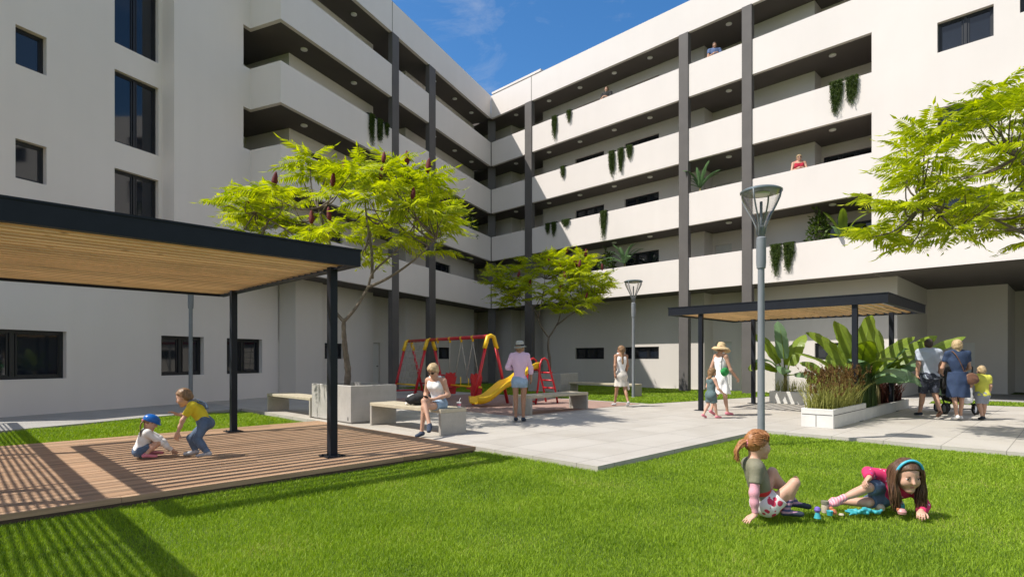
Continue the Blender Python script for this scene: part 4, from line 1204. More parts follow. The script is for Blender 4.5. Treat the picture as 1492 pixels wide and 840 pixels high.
# plants standing on the galleries
def gal(px, off, lvl):
    Y = (UF + off) / S2 / (1 + (px - 746) / 829); return ((px - 746) / 829 * Y, Y, ZB[lvl] + .125)
def pot(root, r, h):
    mb = MB(); mb.lathe([(r * .7, 0), (r * .95, h * .9), (r, h), (r * .9, h), (r * .88, h * .92), (0, h * .9)], 0, 0, 14, cap=False); mb.build('pot', M_CONC, root)
def palm(loc, label, n, ln, sh):
    root = empty('potted_palm', loc, 0, label, 'potted plant'); pot(root, .2, .45)
    VV, FF = [], []; b = 0
    for i in range(n):
        az = i * 2.4; el = R(random.uniform(35, 80))
        V, F = leaf_blade((0, 0, sh), az, el, ln * random.uniform(.8, 1.1), .17, R(random.uniform(60, 100)), 0, .3, .3, 0, i)
        VV.append(V); FF.append(F + b); b += len(V)
    np_mesh('fronds', np.concatenate(VV), np.concatenate(FF), M_BANANA2 if n % 2 else M_BUSH, root, smooth=False)
    mb = MB(); mb.tube([(0, 0, .4), (0, 0, sh)], .04, 7); mb.build('stem', M_STEM, root)
def bush(loc, label, r, h, n=420, m=None, leaf=.07):
    root = empty('potted_shrub', loc, 0, label, 'potted plant'); pot(root, .22, .5)
    rng = np.random.default_rng(int(loc[0] * 100) % 999); VV, FF = [], []; b = 0
    for i in range(n):
        q = rng.normal(0, 1, 3); q /= np.linalg.norm(q); q *= rng.uniform(.25, 1) ** .5 * (1 + .2 * math.sin(q[0] * 5 + q[2] * 4))
        c = np.array([q[0] * r, q[1] * r, .5 + h / 2 + q[2] * h / 2]); d = q + rng.normal(0, .6, 3) + np.array([0, 0, -.2]); d /= np.linalg.norm(d)
        u_ = np.cross(d, rng.normal(0, 1, 3)); u_ /= np.linalg.norm(u_); s = leaf * rng.uniform(.7, 1.4)
        VV += [c, c + d * s + u_ * s * .45, c + d * s * 2, c + d * s - u_ * s * .45]; FF.append((b, b + 1, b + 2, b + 3)); b += 4
    np_mesh('foliage', np.array(VV), np.array(FF), m or M_BUSH, root, smooth=False)
    mb = MB(); mb.tube([(0, 0, .45), (.02, 0, .5 + h * .4)], [.03, .015], 6); mb.build('stem', M_BARK, root)
palm(gal(1020, .42, 1), 'potted palm with long leaves on a gallery between the two tall columns', 11, 1.15, 1.45)
bush(gal(1194, .62, 0), 'leafy round potted shrub on the lowest gallery right of the lamp', .36, 1.85, 700)
x_, y_, z_ = gal(1228, .45, 0)
make_banana((x_, y_, z_), 'potted banana plant with upright leaves on the lowest gallery', [(150, 70, .3, .9, .24, 25, 0), (60, 75, .3, 1.0, .26, 20, 1), (10, 55, .3, .95, .24, 35, 0), (-60, 60, .3, .85, .26, 45, 0), (220, 50, .3, .8, .24, 50, 1), (-120, 72, .3, .95, .24, 30, 0)], 1.25, .06, 'potted plant', 'potted_banana')
bush(gal(886, .62, 0), 'dark potted shrub on the lowest gallery above the small tree', .36, 1.75, 700)
palm(gal(910, .42, 0), 'potted palm next to the dark shrub on the lowest gallery', 13, 1.15, 1.4)
xx, yy = sn(sx(684, FR - .45), FR - .45)
bush((xx, yy, ZB[1] + .125), 'dark potted shrub in the shaded left gallery near the inner corner', .5, 1.6, 700)
# ------------------------------------------------------------------ people: bodies and clothes as smooth implicit surfaces meshed with surface nets
BIG = 1e3
class SDF:
    """a union of tapered limbs and ellipsoids on a grid, blended smoothly"""
    def __init__(self): self.pr = []
    def cone(self, a, b, ra, rb, k=.025, cuts=(), flat=None):
        """flat: (axis vector, factor) squashes the section along that axis"""
        self.pr.append(('c', np.array(a, float), np.array(b, float), ra, rb, k, cuts, flat)); return self
    def ell(self, c, r, R_=None, k=.03, cuts=()):
        self.pr.append(('e', np.array(c, float), np.array(r, float), R_ if R_ is not None else np.eye(3), 0, k, cuts, None)); return self
    def mesh(self, h, noise_amp=0.0, noise_f=18.0, carve=(), seed=0, fold=None):
        lo = np.full(3, 1e9); hi = -lo
        for p in self.pr:
            m = max(p[3], p[4]) if p[0] == 'c' else p[2].max()
            pts = [p[1], p[2]] if p[0] == 'c' else [p[1]]
            for q in pts: lo = np.minimum(lo, q - m); hi = np.maximum(hi, q + m)
        lo -= 3 * h + .01; hi += 3 * h + .01
        n = np.ceil((hi - lo) / h).astype(int) + 1
        D = np.full(n, BIG, np.float32)
        ax = [lo[i] + h * np.arange(n[i]) for i in range(3)]
        for kd, a, b, c_, d_, k, cuts, flat in self.pr:
            if kd == 'c': m = max(c_, d_); l0 = np.minimum(a, b) - m; h0 = np.maximum(a, b) + m
            else: m = 0; l0 = a - b.max(); h0 = a + b.max()
            mg = k + 4 * h
            i0 = np.clip(((l0 - mg - lo) / h).astype(int), 0, n); i1 = np.clip(((h0 + mg - lo) / h).astype(int) + 2, 0, n)
            sl = tuple(slice(i0[i], i1[i]) for i in range(3))
            X = ax[0][sl[0]][:, None, None]; Y = ax[1][sl[1]][None, :, None]; Z = ax[2][sl[2]][None, None, :]
            if kd == 'c':
                ba = b - a; L2 = max((ba ** 2).sum(), 1e-12)
                px, py, pz = X - a[0], Y - a[1], Z - a[2]
                t = np.clip((px * ba[0] + py * ba[1] + pz * ba[2]) / L2, 0, 1)
                qx, qy, qz = px - t * ba[0], py - t * ba[1], pz - t * ba[2]
                r2 = qx * qx + qy * qy + qz * qz
                if flat is not None:
                    f = qx * flat[0][0] + qy * flat[0][1] + qz * flat[0][2]
                    r2 = r2 + f * f * (flat[1] ** -2 - 1)
                d = np.sqrt(r2) - (c_ + (d_ - c_) * t)
            else:
                px, py, pz = X - a[0], Y - a[1], Z - a[2]
                Q = c_
                u_ = (px * Q[0, 0] + py * Q[1, 0] + pz * Q[2, 0]) / b[0]; v_ = (px * Q[0, 1] + py * Q[1, 1] + pz * Q[2, 1]) / b[1]; w_ = (px * Q[0, 2] + py * Q[1, 2] + pz * Q[2, 2]) / b[2]
                k0 = np.sqrt(u_ * u_ + v_ * v_ + w_ * w_); k1 = np.sqrt((u_ / b[0]) ** 2 + (v_ / b[1]) ** 2 + (w_ / b[2]) ** 2)
                d = k0 * (k0 - 1) / np.maximum(k1, 1e-6)
            for cp, cn in cuts:
                d = np.maximum(d, (X - cp[0]) * cn[0] + (Y - cp[1]) * cn[1] + (Z - cp[2]) * cn[2])
            e = D[sl]; hh = np.maximum(k - np.abs(e - d), 0) / k
            D[sl] = np.minimum(e, d) - hh * hh * k * .25
        X = ax[0][:, None, None]; Y = ax[1][None, :, None]; Z = ax[2][None, None, :]
        for cp, cn in carve:
            D = np.maximum(D, (X - cp[0]) * cn[0] + (Y - cp[1]) * cn[1] + (Z - cp[2]) * cn[2])
        if noise_amp:
            f = noise_f; s = seed
            D = D + noise_amp * (np.sin(f * X + 1.7 * np.sin(f * .7 * Z + s) + s) * np.sin(f * 1.1 * Z + 1.3 * np.sin(f * .9 * Y)) + .6 * np.sin(f * 2.1 * Y + s + 2 * np.sin(f * X)) * np.sin(f * 1.9 * Z + f * .8 * X))
        if fold: # vertical pleats round an axis: (cx, cy, z_top, z_bottom, n, amp)
            t = np.clip((fold[2] - Z) / (fold[2] - fold[3]), 0, 1)
            D = D + fold[5] * t * np.sin(fold[4] * np.arctan2(Y - fold[1], X - fold[0]) + 2 * np.sin(5 * Z))
        return surface_net(D, lo, h)
def surface_net(D, lo, h):
    S = D < 0
    n = np.array(D.shape)
    c = [S[i:n[0] - 1 + i, j:n[1] - 1 + j, k:n[2] - 1 + k] for i in (0, 1) for j in (0, 1) for k in (0, 1)]
    cnt = sum(x.astype(np.int8) for x in c)
    act = (cnt > 0) & (cnt < 8)
    idx = np.argwhere(act)
    if len(idx) == 0: return np.zeros((0, 3)), np.zeros((0, 4), int)
    vid = np.full(act.shape, -1, np.int64); vid[act] = np.arange(len(idx))
    acc = np.zeros((len(idx), 3)); num = np.zeros(len(idx))
    corners = [(i, j, k) for i in (0, 1) for j in (0, 1) for k in (0, 1)]
    vals = {cc: D[idx[:, 0] + cc[0], idx[:, 1] + cc[1], idx[:, 2] + cc[2]] for cc in corners}
    for a in corners:
        for d in range(3):
            if a[d]: continue
            b = list(a); b[d] = 1; b = tuple(b)
            va, vb = vals[a], vals[b]; cr = (va < 0) != (vb < 0)
            t = np.where(cr, va / np.where(cr, va - vb, 1), 0)
            p = np.array(a, float)[None, :].repeat(len(idx), 0); p[:, d] += t
            acc += p * cr[:, None]; num += cr
    V = lo + h * (idx + acc / num[:, None])
    F = []
    for d in range(3):
        e, f = (d + 1) % 3, (d + 2) % 3
        sa = [slice(None)] * 3; sb = [slice(None)] * 3
        sa[d] = slice(0, n[d] - 1); sb[d] = slice(1, n[d])
        A, B_ = S[tuple(sa)], S[tuple(sb)]
        ed = np.argwhere(A != B_)
        ok = (ed[:, e] > 0) & (ed[:, f] > 0) & (ed[:, e] < n[e] - 1) & (ed[:, f] < n[f] - 1)
        ed = ed[ok]; flip = A[tuple(ed.T)]
        q = []
        for de, df in ((-1, -1), (0, -1), (0, 0), (-1, 0)):
            z = ed.copy(); z[:, e] += de; z[:, f] += df; q.append(vid[tuple(z.T)])
        q = np.stack(q, 1); q = np.where(flip[:, None], q, q[:, ::-1]); F.append(q)
    F = np.concatenate(F); F = F[(F >= 0).all(1)]
    return V, F

def skin(name, col):
    return mat(name, col, 0.55, var=0.07, scale=14, sub=0.06)
M_SKIN = skin('skin_light', (0.52, 0.30, 0.205)); M_SKIN2 = skin('skin_tan', (0.36, 0.19, 0.115)); M_SKIN3 = skin('skin_child', (0.58, 0.34, 0.24))
M_EYEW = mat('eye_white', (0.75, 0.72, 0.68), .3, var=.02); M_IRIS = mat('eye_iris', (0.05, 0.03, 0.02), .2, var=.05); M_LIP = mat('lips', (0.42, 0.14, 0.12), .45, var=.08); M_BROW = mat('eyebrow', (0.16, 0.09, 0.055), .8)
def V3(*a): return np.array(a, float)
def nz(v): v = np.asarray(v, float); return v / max(np.linalg.norm(v), 1e-9)
def lerp(a, b, t): return np.asarray(a) + (np.asarray(b) - np.asarray(a)) * t

class Person:
    """J: joints in local metres. Head looks along face; hs = head height; s = limb thickness scale"""
    def __init__(self, loc, rz, label, J, s=1.0, hs=.225, face=(0, 1, 0), headup=(0, 0, 1), skin_m=None, h=.011, build=1.0, cat='person', group=None, hands=None, hand_s=None, female=False):
        self.root = empty('person', loc, rz, label, cat, group)
        self.J = {k: np.array(v, float) for k, v in J.items()}; self.s = s; self.hs = hs; self.h = h; self.sk = skin_m or M_SKIN
        J = self.J
        self.f = nz(face); self.u = nz(np.array(headup, float) - self.f * np.dot(self.f, headup)); self.r = np.cross(self.f, self.u)
        self.female = female; self.build = build
        self.up = nz(J['neck'] - J['pelvis']); self.side = nz(J['shR'] - J['shL']); self.side = nz(self.side - self.up * np.dot(self.side, self.up)); self.fw = np.cross(self.up, self.side)
        hip = nz(J['hipR'] - J['hipL']); self.hside = hip
        self.hands = hands or {}; self.hand_s = hand_s or hs / .225
        self.extra_V, self.extra_F, self.extra_M = [], [], []
    # ---- torso primitives, inflated by g
    def torso(self, S, g=0.0, k=.05, chest=True, waist=True, pelvis=True, cuts=()):
        J, s, b = self.J, self.s, self.build
        M = np.stack([self.side, self.fw, self.up], 1)
        sw = np.linalg.norm(J['shR'] - J['shL']) * .5
        L_ = np.linalg.norm(J['neck'] - J['pelvis'])
        ch = lerp(J['pelvis'], J['neck'], .66); wa = lerp(J['pelvis'], J['neck'], .34)
        if chest:
            S.ell(ch, (sw * .98 + g, .115 * s * b + g, L_ * .36 + g), M, k, cuts)
            S.ell(lerp(J['pelvis'], J['neck'], .86), (sw * .98 + g, .075 * s * b + g, L_ * .15 + g), M, k, cuts)
            if self.female: 
                for sg in (-1, 1): S.ell(ch + self.side * sg * sw * .42 + self.fw * .075 * s + self.up * .01, (.065 * s + g, .06 * s + g, .06 * s + g), M, k * .7, cuts)
        if waist: S.ell(wa, ((.118 if self.female else .135) * s * b + g, .098 * s * b + g, L_ * .30 + g), M, k, cuts)
        if pelvis:
            hs_ = self.hside; hu = nz(self.up - hs_ * np.dot(self.up, hs_)); hf = np.cross(hu, hs_); Mh = np.stack([hs_, hf, hu], 1)
            S.ell(J['pelvis'] + hu * .02 * s, ((.165 if self.female else .155) * s * b + g, .115 * s * b + g, .125 * s + g), Mh, k, cuts)
            for sg in ('L', 'R'): S.ell(lerp(J['hip' + sg], J['pelvis'], .25) - hf * .05 * s - hu * .02 * s, (.088 * s * b + g, .085 * s * b + g, .09 * s + g), Mh, k, cuts)
    def arm(self, S, sd, g=0.0, t0=0.0, t1=2.0, k=.03, end_cut=True):
        """t in 0..1 upper arm, 1..2 forearm"""
        J, s, b = self.J, self.s, self.build; sh, el, wr = J['sh' + sd], J['el' + sd], J['wr' + sd]
        up = lambda t: (.052 - .010 * t) * s * b + g
        fo = lambda t: (.043 - .016 * t + .004 * math.sin(math.pi * min(1, t * 2))) * s * b + g
        if t0 < 1:
            e = min(t1, 1); p = lerp(sh, el, e); d = nz(el - sh)
            S.cone(lerp(sh, el, t0), p, up(t0), up(e), k, ((p, d),) if (t1 <= 1 and end_cut) else ())
        if t1 > 1:
            e = t1 - 1; st = max(0, t0 - 1); p = lerp(el, wr, e); d = nz(wr - el); m = (st + e) / 2
            S.cone(lerp(el, wr, st), lerp(el, wr, m), fo(st), fo(m), k)
            S.cone(lerp(el, wr, m), p, fo(m), fo(e), k, ((p, d),) if end_cut and t1 < 2.01 and g > 0 else ())
    def leg(self, S, sd, g=0.0, t0=0.0, t1=2.0, k=.035, end_cut=True, flare=0.0):
        J, s, b = self.J, self.s, self.build; hp, kn, an = J['hip' + sd], J['kn' + sd], J['an' + sd]
        th = lambda t: (.086 - .034 * t) * s * b + g + flare * t
        if t0 < 1:
            e = min(t1, 1); p = lerp(hp, kn, e); d = nz(kn - hp)
            S.cone(lerp(hp, kn, t0), p, th(t0), th(e), k, ((p, d),) if (t1 <= 1 and end_cut) else ())
        if t1 > 1:
            e = t1 - 1; st = max(0, t0 - 1); d = nz(an - kn); p = lerp(kn, an, e)
            kd = nz(kn - lerp(hp, an, .5)) if np.linalg.norm(kn - lerp(hp, an, .5)) > .02 else self.fw
            back = kd - d * np.dot(kd, d); back = -nz(back) if np.linalg.norm(back) > .05 else -self.fw
            r = lambda t: (.050 - .017 * t) * s * b + g + flare * (1 + t)
            S.cone(lerp(kn, an, st), p, r(st), r(e), k, ((p, d),) if (end_cut and g > 0) else ())
            if st < .3 and e > .3: S.ell(lerp(kn, an, .30) + back * .018 * s, (.042 * s * b + g, .042 * s * b + g, .11 * s + g), self._align(d), k)
    def _align(self, d):
        d = nz(d); a = nz(np.cross(d, (0.3, 1, 0.2) if abs(d[1]) < .8 else (1, 0.2, 0.1))); b = np.cross(d, a); return np.stack([a, b, d], 1)
    def foot(self, S, sd, g=0.0, k=.02, heel=0.0):
        J, s = self.J, self.s; an, to = J['an' + sd], J['to' + sd]
        d = nz(to - an); dn = np.array([0, 0, -1.0]); up = np.array([0, 0, 1.0])
        dh = to - an; dh = nz(dh)
        base = an - up * .045 * s if abs(dh[2]) < .9 else an
        S.cone(an, an - dh * .03 * s - up * .03 * s * (1 - abs(dh[2])), .034 * s + g, .033 * s + g, k)
        S.cone(an + dh * .02 * s - up * .02 * s * (1 - abs(dh[2])), to - dh * .03 * s, .040 * s + g, .032 * s + g, k, (), (up if abs(dh[2]) < .9 else self.fw, .78))
    def head(self, S, g=0.0):
        c, hs, f, u, r = self.J['head'], self.hs, self.f, self.u, self.r
        M = np.stack([r, f, u], 1)
        S.ell(c + u * hs * .09 - f * hs * .05, (.335 * hs + g, .42 * hs + g, .40 * hs + g), M, .02)
        S.ell(c - u * hs * .17 + f * hs * .10, (.275 * hs + g, .30 * hs + g, .335 * hs + g), M, .03)
    def body(self, face=True):
        S = SDF(); J, s, hs = self.J, self.s, self.hs; f, u, r = self.f, self.u, self.r
        self.torso(S, 0)
        self.head(S)
        c = J['head']
        S.cone(J['neck'] - self.up * .03 * s, c - u * hs * .22 - f * hs * .08, .050 * s, .24 * hs, .03)
        # trapezius / shoulders
        for sd in 'LR':
            S.cone(lerp(J['neck'], J['sh' + sd], .15), J['sh' + sd], .045 * s, .050 * s, .05)
            self.arm(S, sd); self.leg(S, sd); self.foot(S, sd)
            self.hand(S, sd)
        # nose, chin, ears, brow
        S.cone(c + f * hs * .36 + u * hs * .05, c + f * hs * .455 - u * hs * .10, .034 * hs, .052 * hs, .010)
        S.ell(c + f * hs * .30 - u * hs * .42, (.13 * hs, .11 * hs, .09 * hs), np.stack([r, f, u], 1), .03)
        for sg in (-1, 1):
            S.ell(c + r * sg * hs * .335 - f * hs * .03 - u * hs * .02, (.035 * hs, .075 * hs, .13 * hs), np.stack([r, f, u], 1), .01)
            S.ell(c + r * sg * hs * .17 + f * hs * .27 - u * hs * .15, (.12 * hs, .10 * hs, .12 * hs), np.stack([r, f, u], 1), .03)
        V, F = S.mesh(self.h)
        mi = np.zeros(len(F), int)
        Vs, Fs, Ms = [V], [F], [mi]; b = len(V)
        def ball(cc, rr, M_, m, n1=8, n2=10):
            nonlocal b
            vs = []
            for i in range(n1 + 1):
                for j in range(n2):
                    th, ph = math.pi * i / n1, 2 * math.pi * j / n2
                    vs.append(cc + M_ @ (np.array(rr) * (math.sin(th) * math.cos(ph), math.sin(th) * math.sin(ph), math.cos(th))))
            fs = [(i * n2 + j, i * n2 + (j + 1) % n2, (i + 1) * n2 + (j + 1) % n2, (i + 1) * n2 + j) for i in range(n1) for j in range(n2)]
            Vs.append(np.array(vs)); Fs.append(np.array(fs) + b); Ms.append(np.full(len(fs), m)); b += len(vs)
        if face:
            M = np.stack([r, f, u], 1)
            for sg in (-1, 1):
                e = c + r * sg * hs * .155 + f * hs * .335 + u * hs * .02
                ball(e, (.055 * hs, .05 * hs, .022 * hs), M, 1)
                ball(e + f * hs * .030, (.028 * hs, .026 * hs, .022 * hs), M, 2)
                ball(e + u * hs * .030 + f * hs * .034, (.064 * hs, .018 * hs, .007 * hs), M, 2); ball(e + u * hs * .088 + f * hs * .022, (.080 * hs, .02 * hs, .010 * hs), M, 4)
            ball(c + f * hs * .375 - u * hs * .245, (.085 * hs, .035 * hs, .016 * hs), M, 3); ball(c + f * hs * .372 - u * hs * .275, (.070 * hs, .035 * hs, .018 * hs), M, 3)
        me = np_mesh('body', np.concatenate(Vs), np.concatenate(Fs), [self.sk, M_EYEW, M_IRIS, M_LIP, M_BROW], self.root, True, np.concatenate(Ms))
        return me
    def hand(self, S, sd):
        """palm plus five fingers; self.hands[sd] = (direction, palm normal, curl 0..1)"""
        J = self.J; wr, el = J['wr' + sd], J['el' + sd]; q = .95 * self.hand_s
        sp = self.hands.get(sd)
        d = nz(sp[0]) if sp else nz(wr - el)
        pn = nz(sp[1]) if sp else (self.side * (-1 if sd == 'R' else 1))
        curl = sp[2] if sp else .35
        pn = nz(pn - d * np.dot(pn, d)); lat = np.cross(d, pn)
        if sd == 'R': lat = -lat          # lat points to the thumb side
        lat = lat if not (sp and len(sp) > 3 and sp[3]) else -lat
        pc = wr + d * .045 * q
        S.cone(wr, wr + d * .03 * q, .025 * self.s, .026 * q, .015)
        S.ell(pc, (.040 * q, .016 * q, .048 * q), np.stack([lat, pn, d], 1), .012)
        fl = [.066, .074, .070, .055]
        for i in range(4):
            o = (.030 - .020 * i) * q
            p0 = wr + d * .082 * q + lat * o
            fan_ = nz(d + lat * (.14 - .09 * i)); L_ = fl[i] * q
            a1 = curl * .9 + .06 * i; a2 = a1 + curl * 1.0; a3 = a2 + curl * .7
            p1 = p0 + (fan_ * math.cos(a1) + pn * math.sin(a1)) * L_ * .45
            p2 = p1 + (fan_ * math.cos(a2) + pn * math.sin(a2)) * L_ * .32
            p3 = p2 + (fan_ * math.cos(a3) + pn * math.sin(a3)) * L_ * .26
            S.cone(p0 - d * .03 * q, p0, .0095 * q, .0095 * q, .006); S.cone(p0, p1, .0092 * q, .0085 * q, .004); S.cone(p1, p2, .0085 * q, .008 * q, .003); S.cone(p2, p3, .008 * q, .007 * q, .003)
        t0 = wr + d * .025 * q + lat * .026 * q
        t1 = t0 + nz(d * .7 + lat * .75 + pn * .25) * .036 * q; t2 = t1 + nz(d * .9 + lat * .35 + pn * (.3 + curl * .5)) * .030 * q; t3 = t2 + nz(d + pn * (.2 + curl * .6)) * .022 * q
        S.cone(t0, t1, .013 * q, .0105 * q, .008); S.cone(t1, t2, .0105 * q, .0095 * q, .004); S.cone(t2, t3, .0095 * q, .008 * q, .004)
    # ---- garments
    def wear(self, name, S, m, h=None, amp=.0025, label=None, fold=None, carve=(), f=18.0):
        V, F = S.mesh(h or self.h, amp, f, carve, hash(name) % 7, fold)
        o = np_mesh(name, V, F, m, self.root, True)
        if label: o['label'] = label
        return o
    def shirt(self, m, sleeve=.55, g=.012, name='shirt', hem=-.02, amp=.003, neck=None):
        J = self.J; S = SDF(); up = self.up
        base = J['pelvis'] + up * (hem * self.s)
        cuts = ((base, -up), (J['neck'] + up * (.02 * self.s if neck is None else neck), up))
        self.torso(S, g, cuts=cuts)
        for sd in 'LR':
            S.cone(lerp(J['neck'], J['sh' + sd], .35), J['sh' + sd], .045 * self.s + g * .8, .050 * self.s + g, .05)
            if sleeve > 0: self.arm(S, sd, g + .004, 0, sleeve)
        return self.wear(name, S, m, amp=amp)
    def tank(self, m, g=.008, hem=-.03, top=.86, name='tank_top', straps=True):
        J = self.J; S = SDF(); up = self.up
        L_ = np.linalg.norm(J['neck'] - J['pelvis']); tp = J['pelvis'] + up * L_ * top
        self.torso(S, g, cuts=((J['pelvis'] + up * hem * self.s, -up), (tp, up)))
        if straps:
            for sd in 'LR':
                q = lerp(J['neck'], J['sh' + sd], .55)
                for sg in (-1, 1): S.cone(tp + (q - J['neck']) * 1.0 + self.fw * sg * .085 * self.s - up * .03, q + up * .035 * self.s, .032, .030, .03)
        return self.wear(name, S, m)
    def shorts(self, m, t=.45, g=.014, name='shorts', waist=.10, flare=.006):
        J = self.J; S = SDF(); hs_ = self.hside; hu = nz(self.up - hs_ * np.dot(self.up, hs_))
        self.torso(S, g, chest=False, waist=False, cuts=((J['pelvis'] + hu * waist * self.s, hu),))
        for sd in 'LR': self.leg(S, sd, g, 0, t, flare=flare)
        return self.wear(name, S, m)
    def skirt(self, m, hem_pt, r_top, r_hem, name='skirt', waist=.10, fold=9, amp=.012, top=None, flat=.72):
        J = self.J; S = SDF(); up = self.up
        a = J['pelvis'] + up * waist * self.s; b = np.array(hem_pt, float); d = nz(b - a)
        S.cone(a, b, r_top, r_hem, .03, ((b, d), (a, -d)), (self.fw, flat))
        S.ell(J['pelvis'] - up * .03, (.170 * self.s + .022, .125 * self.s + .028, .15 * self.s), np.stack([self.side, self.fw, up], 1), .05, ((a, -d),))
        return self.wear(name, S, m, fold=(b[0], b[1], a[2], b[2], fold, amp))
    def shoe(self, sd, m, g=.008, name='shoe', sole=None):
        S = SDF(); self.foot(S, sd, g, .015)
        o = self.wear(name, S, m, h=self.h * .8, amp=0)
        return o
    def hair_cap(self, m, style='short', name='hair', length=.2, fringe=.10, vol=.02, amp=.004, cutf=.08):
        """cap over the skull with the face left free"""
        c, hs, f, u, r = self.J['head'], self.hs, self.f, self.u, self.r
        S = SDF(); M = np.stack([r, f, u], 1); g = vol
        fc = ((c + f * hs * cutf - u * hs * .02, nz(f * 1.0 - u * .9)),)
        S.ell(c + u * hs * .11 - f * hs * .06, (.345 * hs + g, .43 * hs + g, .405 * hs + g), M, .02, fc)
        if style == 'short': S.ell(c - u * hs * .12 - f * hs * .17, (.30 * hs + g * .6, .30 * hs + g * .6, .28 * hs), M, .03, ((c + f * hs * .0, f),))
        if style in ('long', 'bob'):
            b = c - f * hs * .20
            S.ell(b - u * hs * .12, (.335 * hs + g, .26 * hs + g, .40 * hs), M, .03, ((c + f * hs * .06, f),))
            e = b - u * length - f * .03 if style == 'bob' else self.J['neck'] - self.fw * .125 * self.s - self.up * (length - .10)
            S.cone(b - u * hs * .2, e, .30 * hs, .20 * hs if style == 'long' else .24 * hs, .03, (), (f, .55))
        V, F = S.mesh(self.h * .8, amp, 40, (), 2)
        o = np_mesh(name, V, F, m, self.root, True); return o
    def strands(self, m, roots, name, wid=.012, n=5):
        """hair locks: each a list of points; flat tapered ribbons grown as thin tubes"""
        mb = MB()
        for pts in roots:
            p = catmull(pts, 5); k = len(p)
            mb.tube(p, [wid * (.35 + .65 * math.sin(math.pi * min(1, .25 + .75 * (1 - i / (k - 1))) * .5 + .0)) * (1 - .75 * (i / (k - 1)) ** 3) for i in range(k)], n)
        return mb.build(name, m, self.root, fix=False)
    def obj(self, name, mb, m, label=None):
        o = mb.build(name, m, self.root)
        if label: o['label'] = label
        return o

def standing(H, face=(0, 1, 0), lean=0.0, stride=0.0, swing=0.0, child=False, step='R', arms=None, width=1.0, turn=0):
    """joints of a standing or walking figure facing +y"""
    k = H / 1.75; hs = (.225 * k if not child else .205 * (H / 1.2) ** .35)
    hipz = (.52 if not child else .475) * H; nk = H - hs * 1.08
    sw = .185 * k * width * (1.0 if not child else .92); hw = .09 * k
    J = dict(pelvis=(0, 0, hipz), neck=(0, lean * .5, nk), head=(0, lean * .5 + .02, H - hs * .52),
             shL=(-sw, lean * .45, nk - .055 * k), shR=(sw, lean * .45, nk - .055 * k), hipL=(-hw, 0, hipz - .03 * k), hipR=(hw, 0, hipz - .03 * k))
    kz, az = (hipz - .03 * k) * .54, .075 * k
    for sd, sg in (('L', -1), ('R', 1)):
        st = stride * (1 if sd == step else -1)
        kb = .06 * abs(stride) / .3 if st < 0 else .02
        J['kn' + sd] = (sg * hw * .95, st * .42 + kb * .6, kz + (.015 if st else 0)); J['an' + sd] = (sg * hw * .9, st - (.05 if st < 0 else 0), az + (.07 * abs(st) / .3 if st < 0 else 0))
        J['to' + sd] = (sg * hw * 1.15, st + .165 * k - (.06 if st < 0 else 0), .028 * k if st >= 0 else .02)
        sgn = -1 if sd == step else 1
        sa = swing * sgn
        J['el' + sd] = (sg * (sw + .05 * k), lean * .4 + sa * .5 - .02, nk - .33 * k); J['wr' + sd] = (sg * (sw + .055 * k), lean * .4 + sa * 1.2 + .05 * k, nk - .565 * k)
    if arms:
        J.update(arms)
    return J, k, hs
# ------------------------------------------------------------------ cloth and hair materials
def cloth(name, c, var=.10, rough=.9): return mat(name, c, rough, var=var, scale=9, bmp=.35, bscale=45)
C_WHITE = cloth('white_cotton', (0.80, 0.79, 0.78), .04); C_DENIM = cloth('blue_denim', (0.10, 0.15, 0.24), .3); C_DENIML = cloth('pale_denim', (0.28, 0.38, 0.50), .2)
C_NAVY = cloth('navy_cotton', (0.028, 0.05, 0.11), .15); C_NAVY2 = cloth('dark_navy_shorts', (0.035, 0.045, 0.075), .25); C_YELLOW = cloth('yellow_cotton', (0.72, 0.57, 0.03), .08); C_LIME = cloth('pale_yellow_cotton', (0.68, 0.66, 0.10), .08)
C_SHIRT = cloth('grey_white_shirt', (0.42, 0.46, 0.54), .05); C_OLIVE = cloth('olive_cotton', (0.20, 0.19, 0.13), .12); C_GREY = cloth('grey_shorts', (0.30, 0.32, 0.38), .12); C_TEAL = cloth('grey_green_dress', (0.10, 0.15, 0.155), .12)
C_BLACK = cloth('black_cloth', (0.02, 0.02, 0.022), .2); C_LILAC = mat_stripe('lilac_stripe_knit', (0.62, 0.40, 0.56), (0.70, 0.52, 0.66), 22); C_REDTOP = cloth('red_top', (0.42, 0.012, 0.04)); C_BLUET = cloth('blue_shirt', (0.09, 0.14, 0.28))
C_PINKPRINT = mat_print('pink_jacket_print', (0.62, 0.03, 0.13), (0.75, 0.55, 0.60), 26, .22, (0.10, 0.05, 0.25)); C_SKIRTP = mat_print('white_skirt_red_print', (0.78, 0.72, 0.72), (0.62, 0.04, 0.10), 22, .42)
C_PINKSLEEVE = mat_print('pink_sleeve', (0.66, 0.32, 0.38), (0.40, 0.25, 0.33), 60, .18); C_PINK = cloth('pink_shoe', (0.66, 0.22, 0.28)); C_PLAID = mat_print('dark_plaid', (0.035, 0.04, 0.06), (0.09, 0.10, 0.14), 20, .3)
C_SOCK = mat_stripe('striped_sock', (0.07, 0.07, 0.16), (0.45, 0.25, 0.35), 9); C_SHOED = cloth('dark_shoe', (0.03, 0.04, 0.06)); C_SHOEG = cloth('grey_sneaker', (0.42, 0.43, 0.45), .3); C_SHOEB = cloth('dark_blue_shoe', (0.04, 0.055, 0.09))
C_STRAW = mat('straw_hat', (0.60, 0.44, 0.24), .85, var=.12, scale=30, bmp=.5, bscale=90); C_FELT = mat('grey_felt_hat', (0.36, 0.36, 0.33), .9, var=.1, scale=30, bmp=.3)
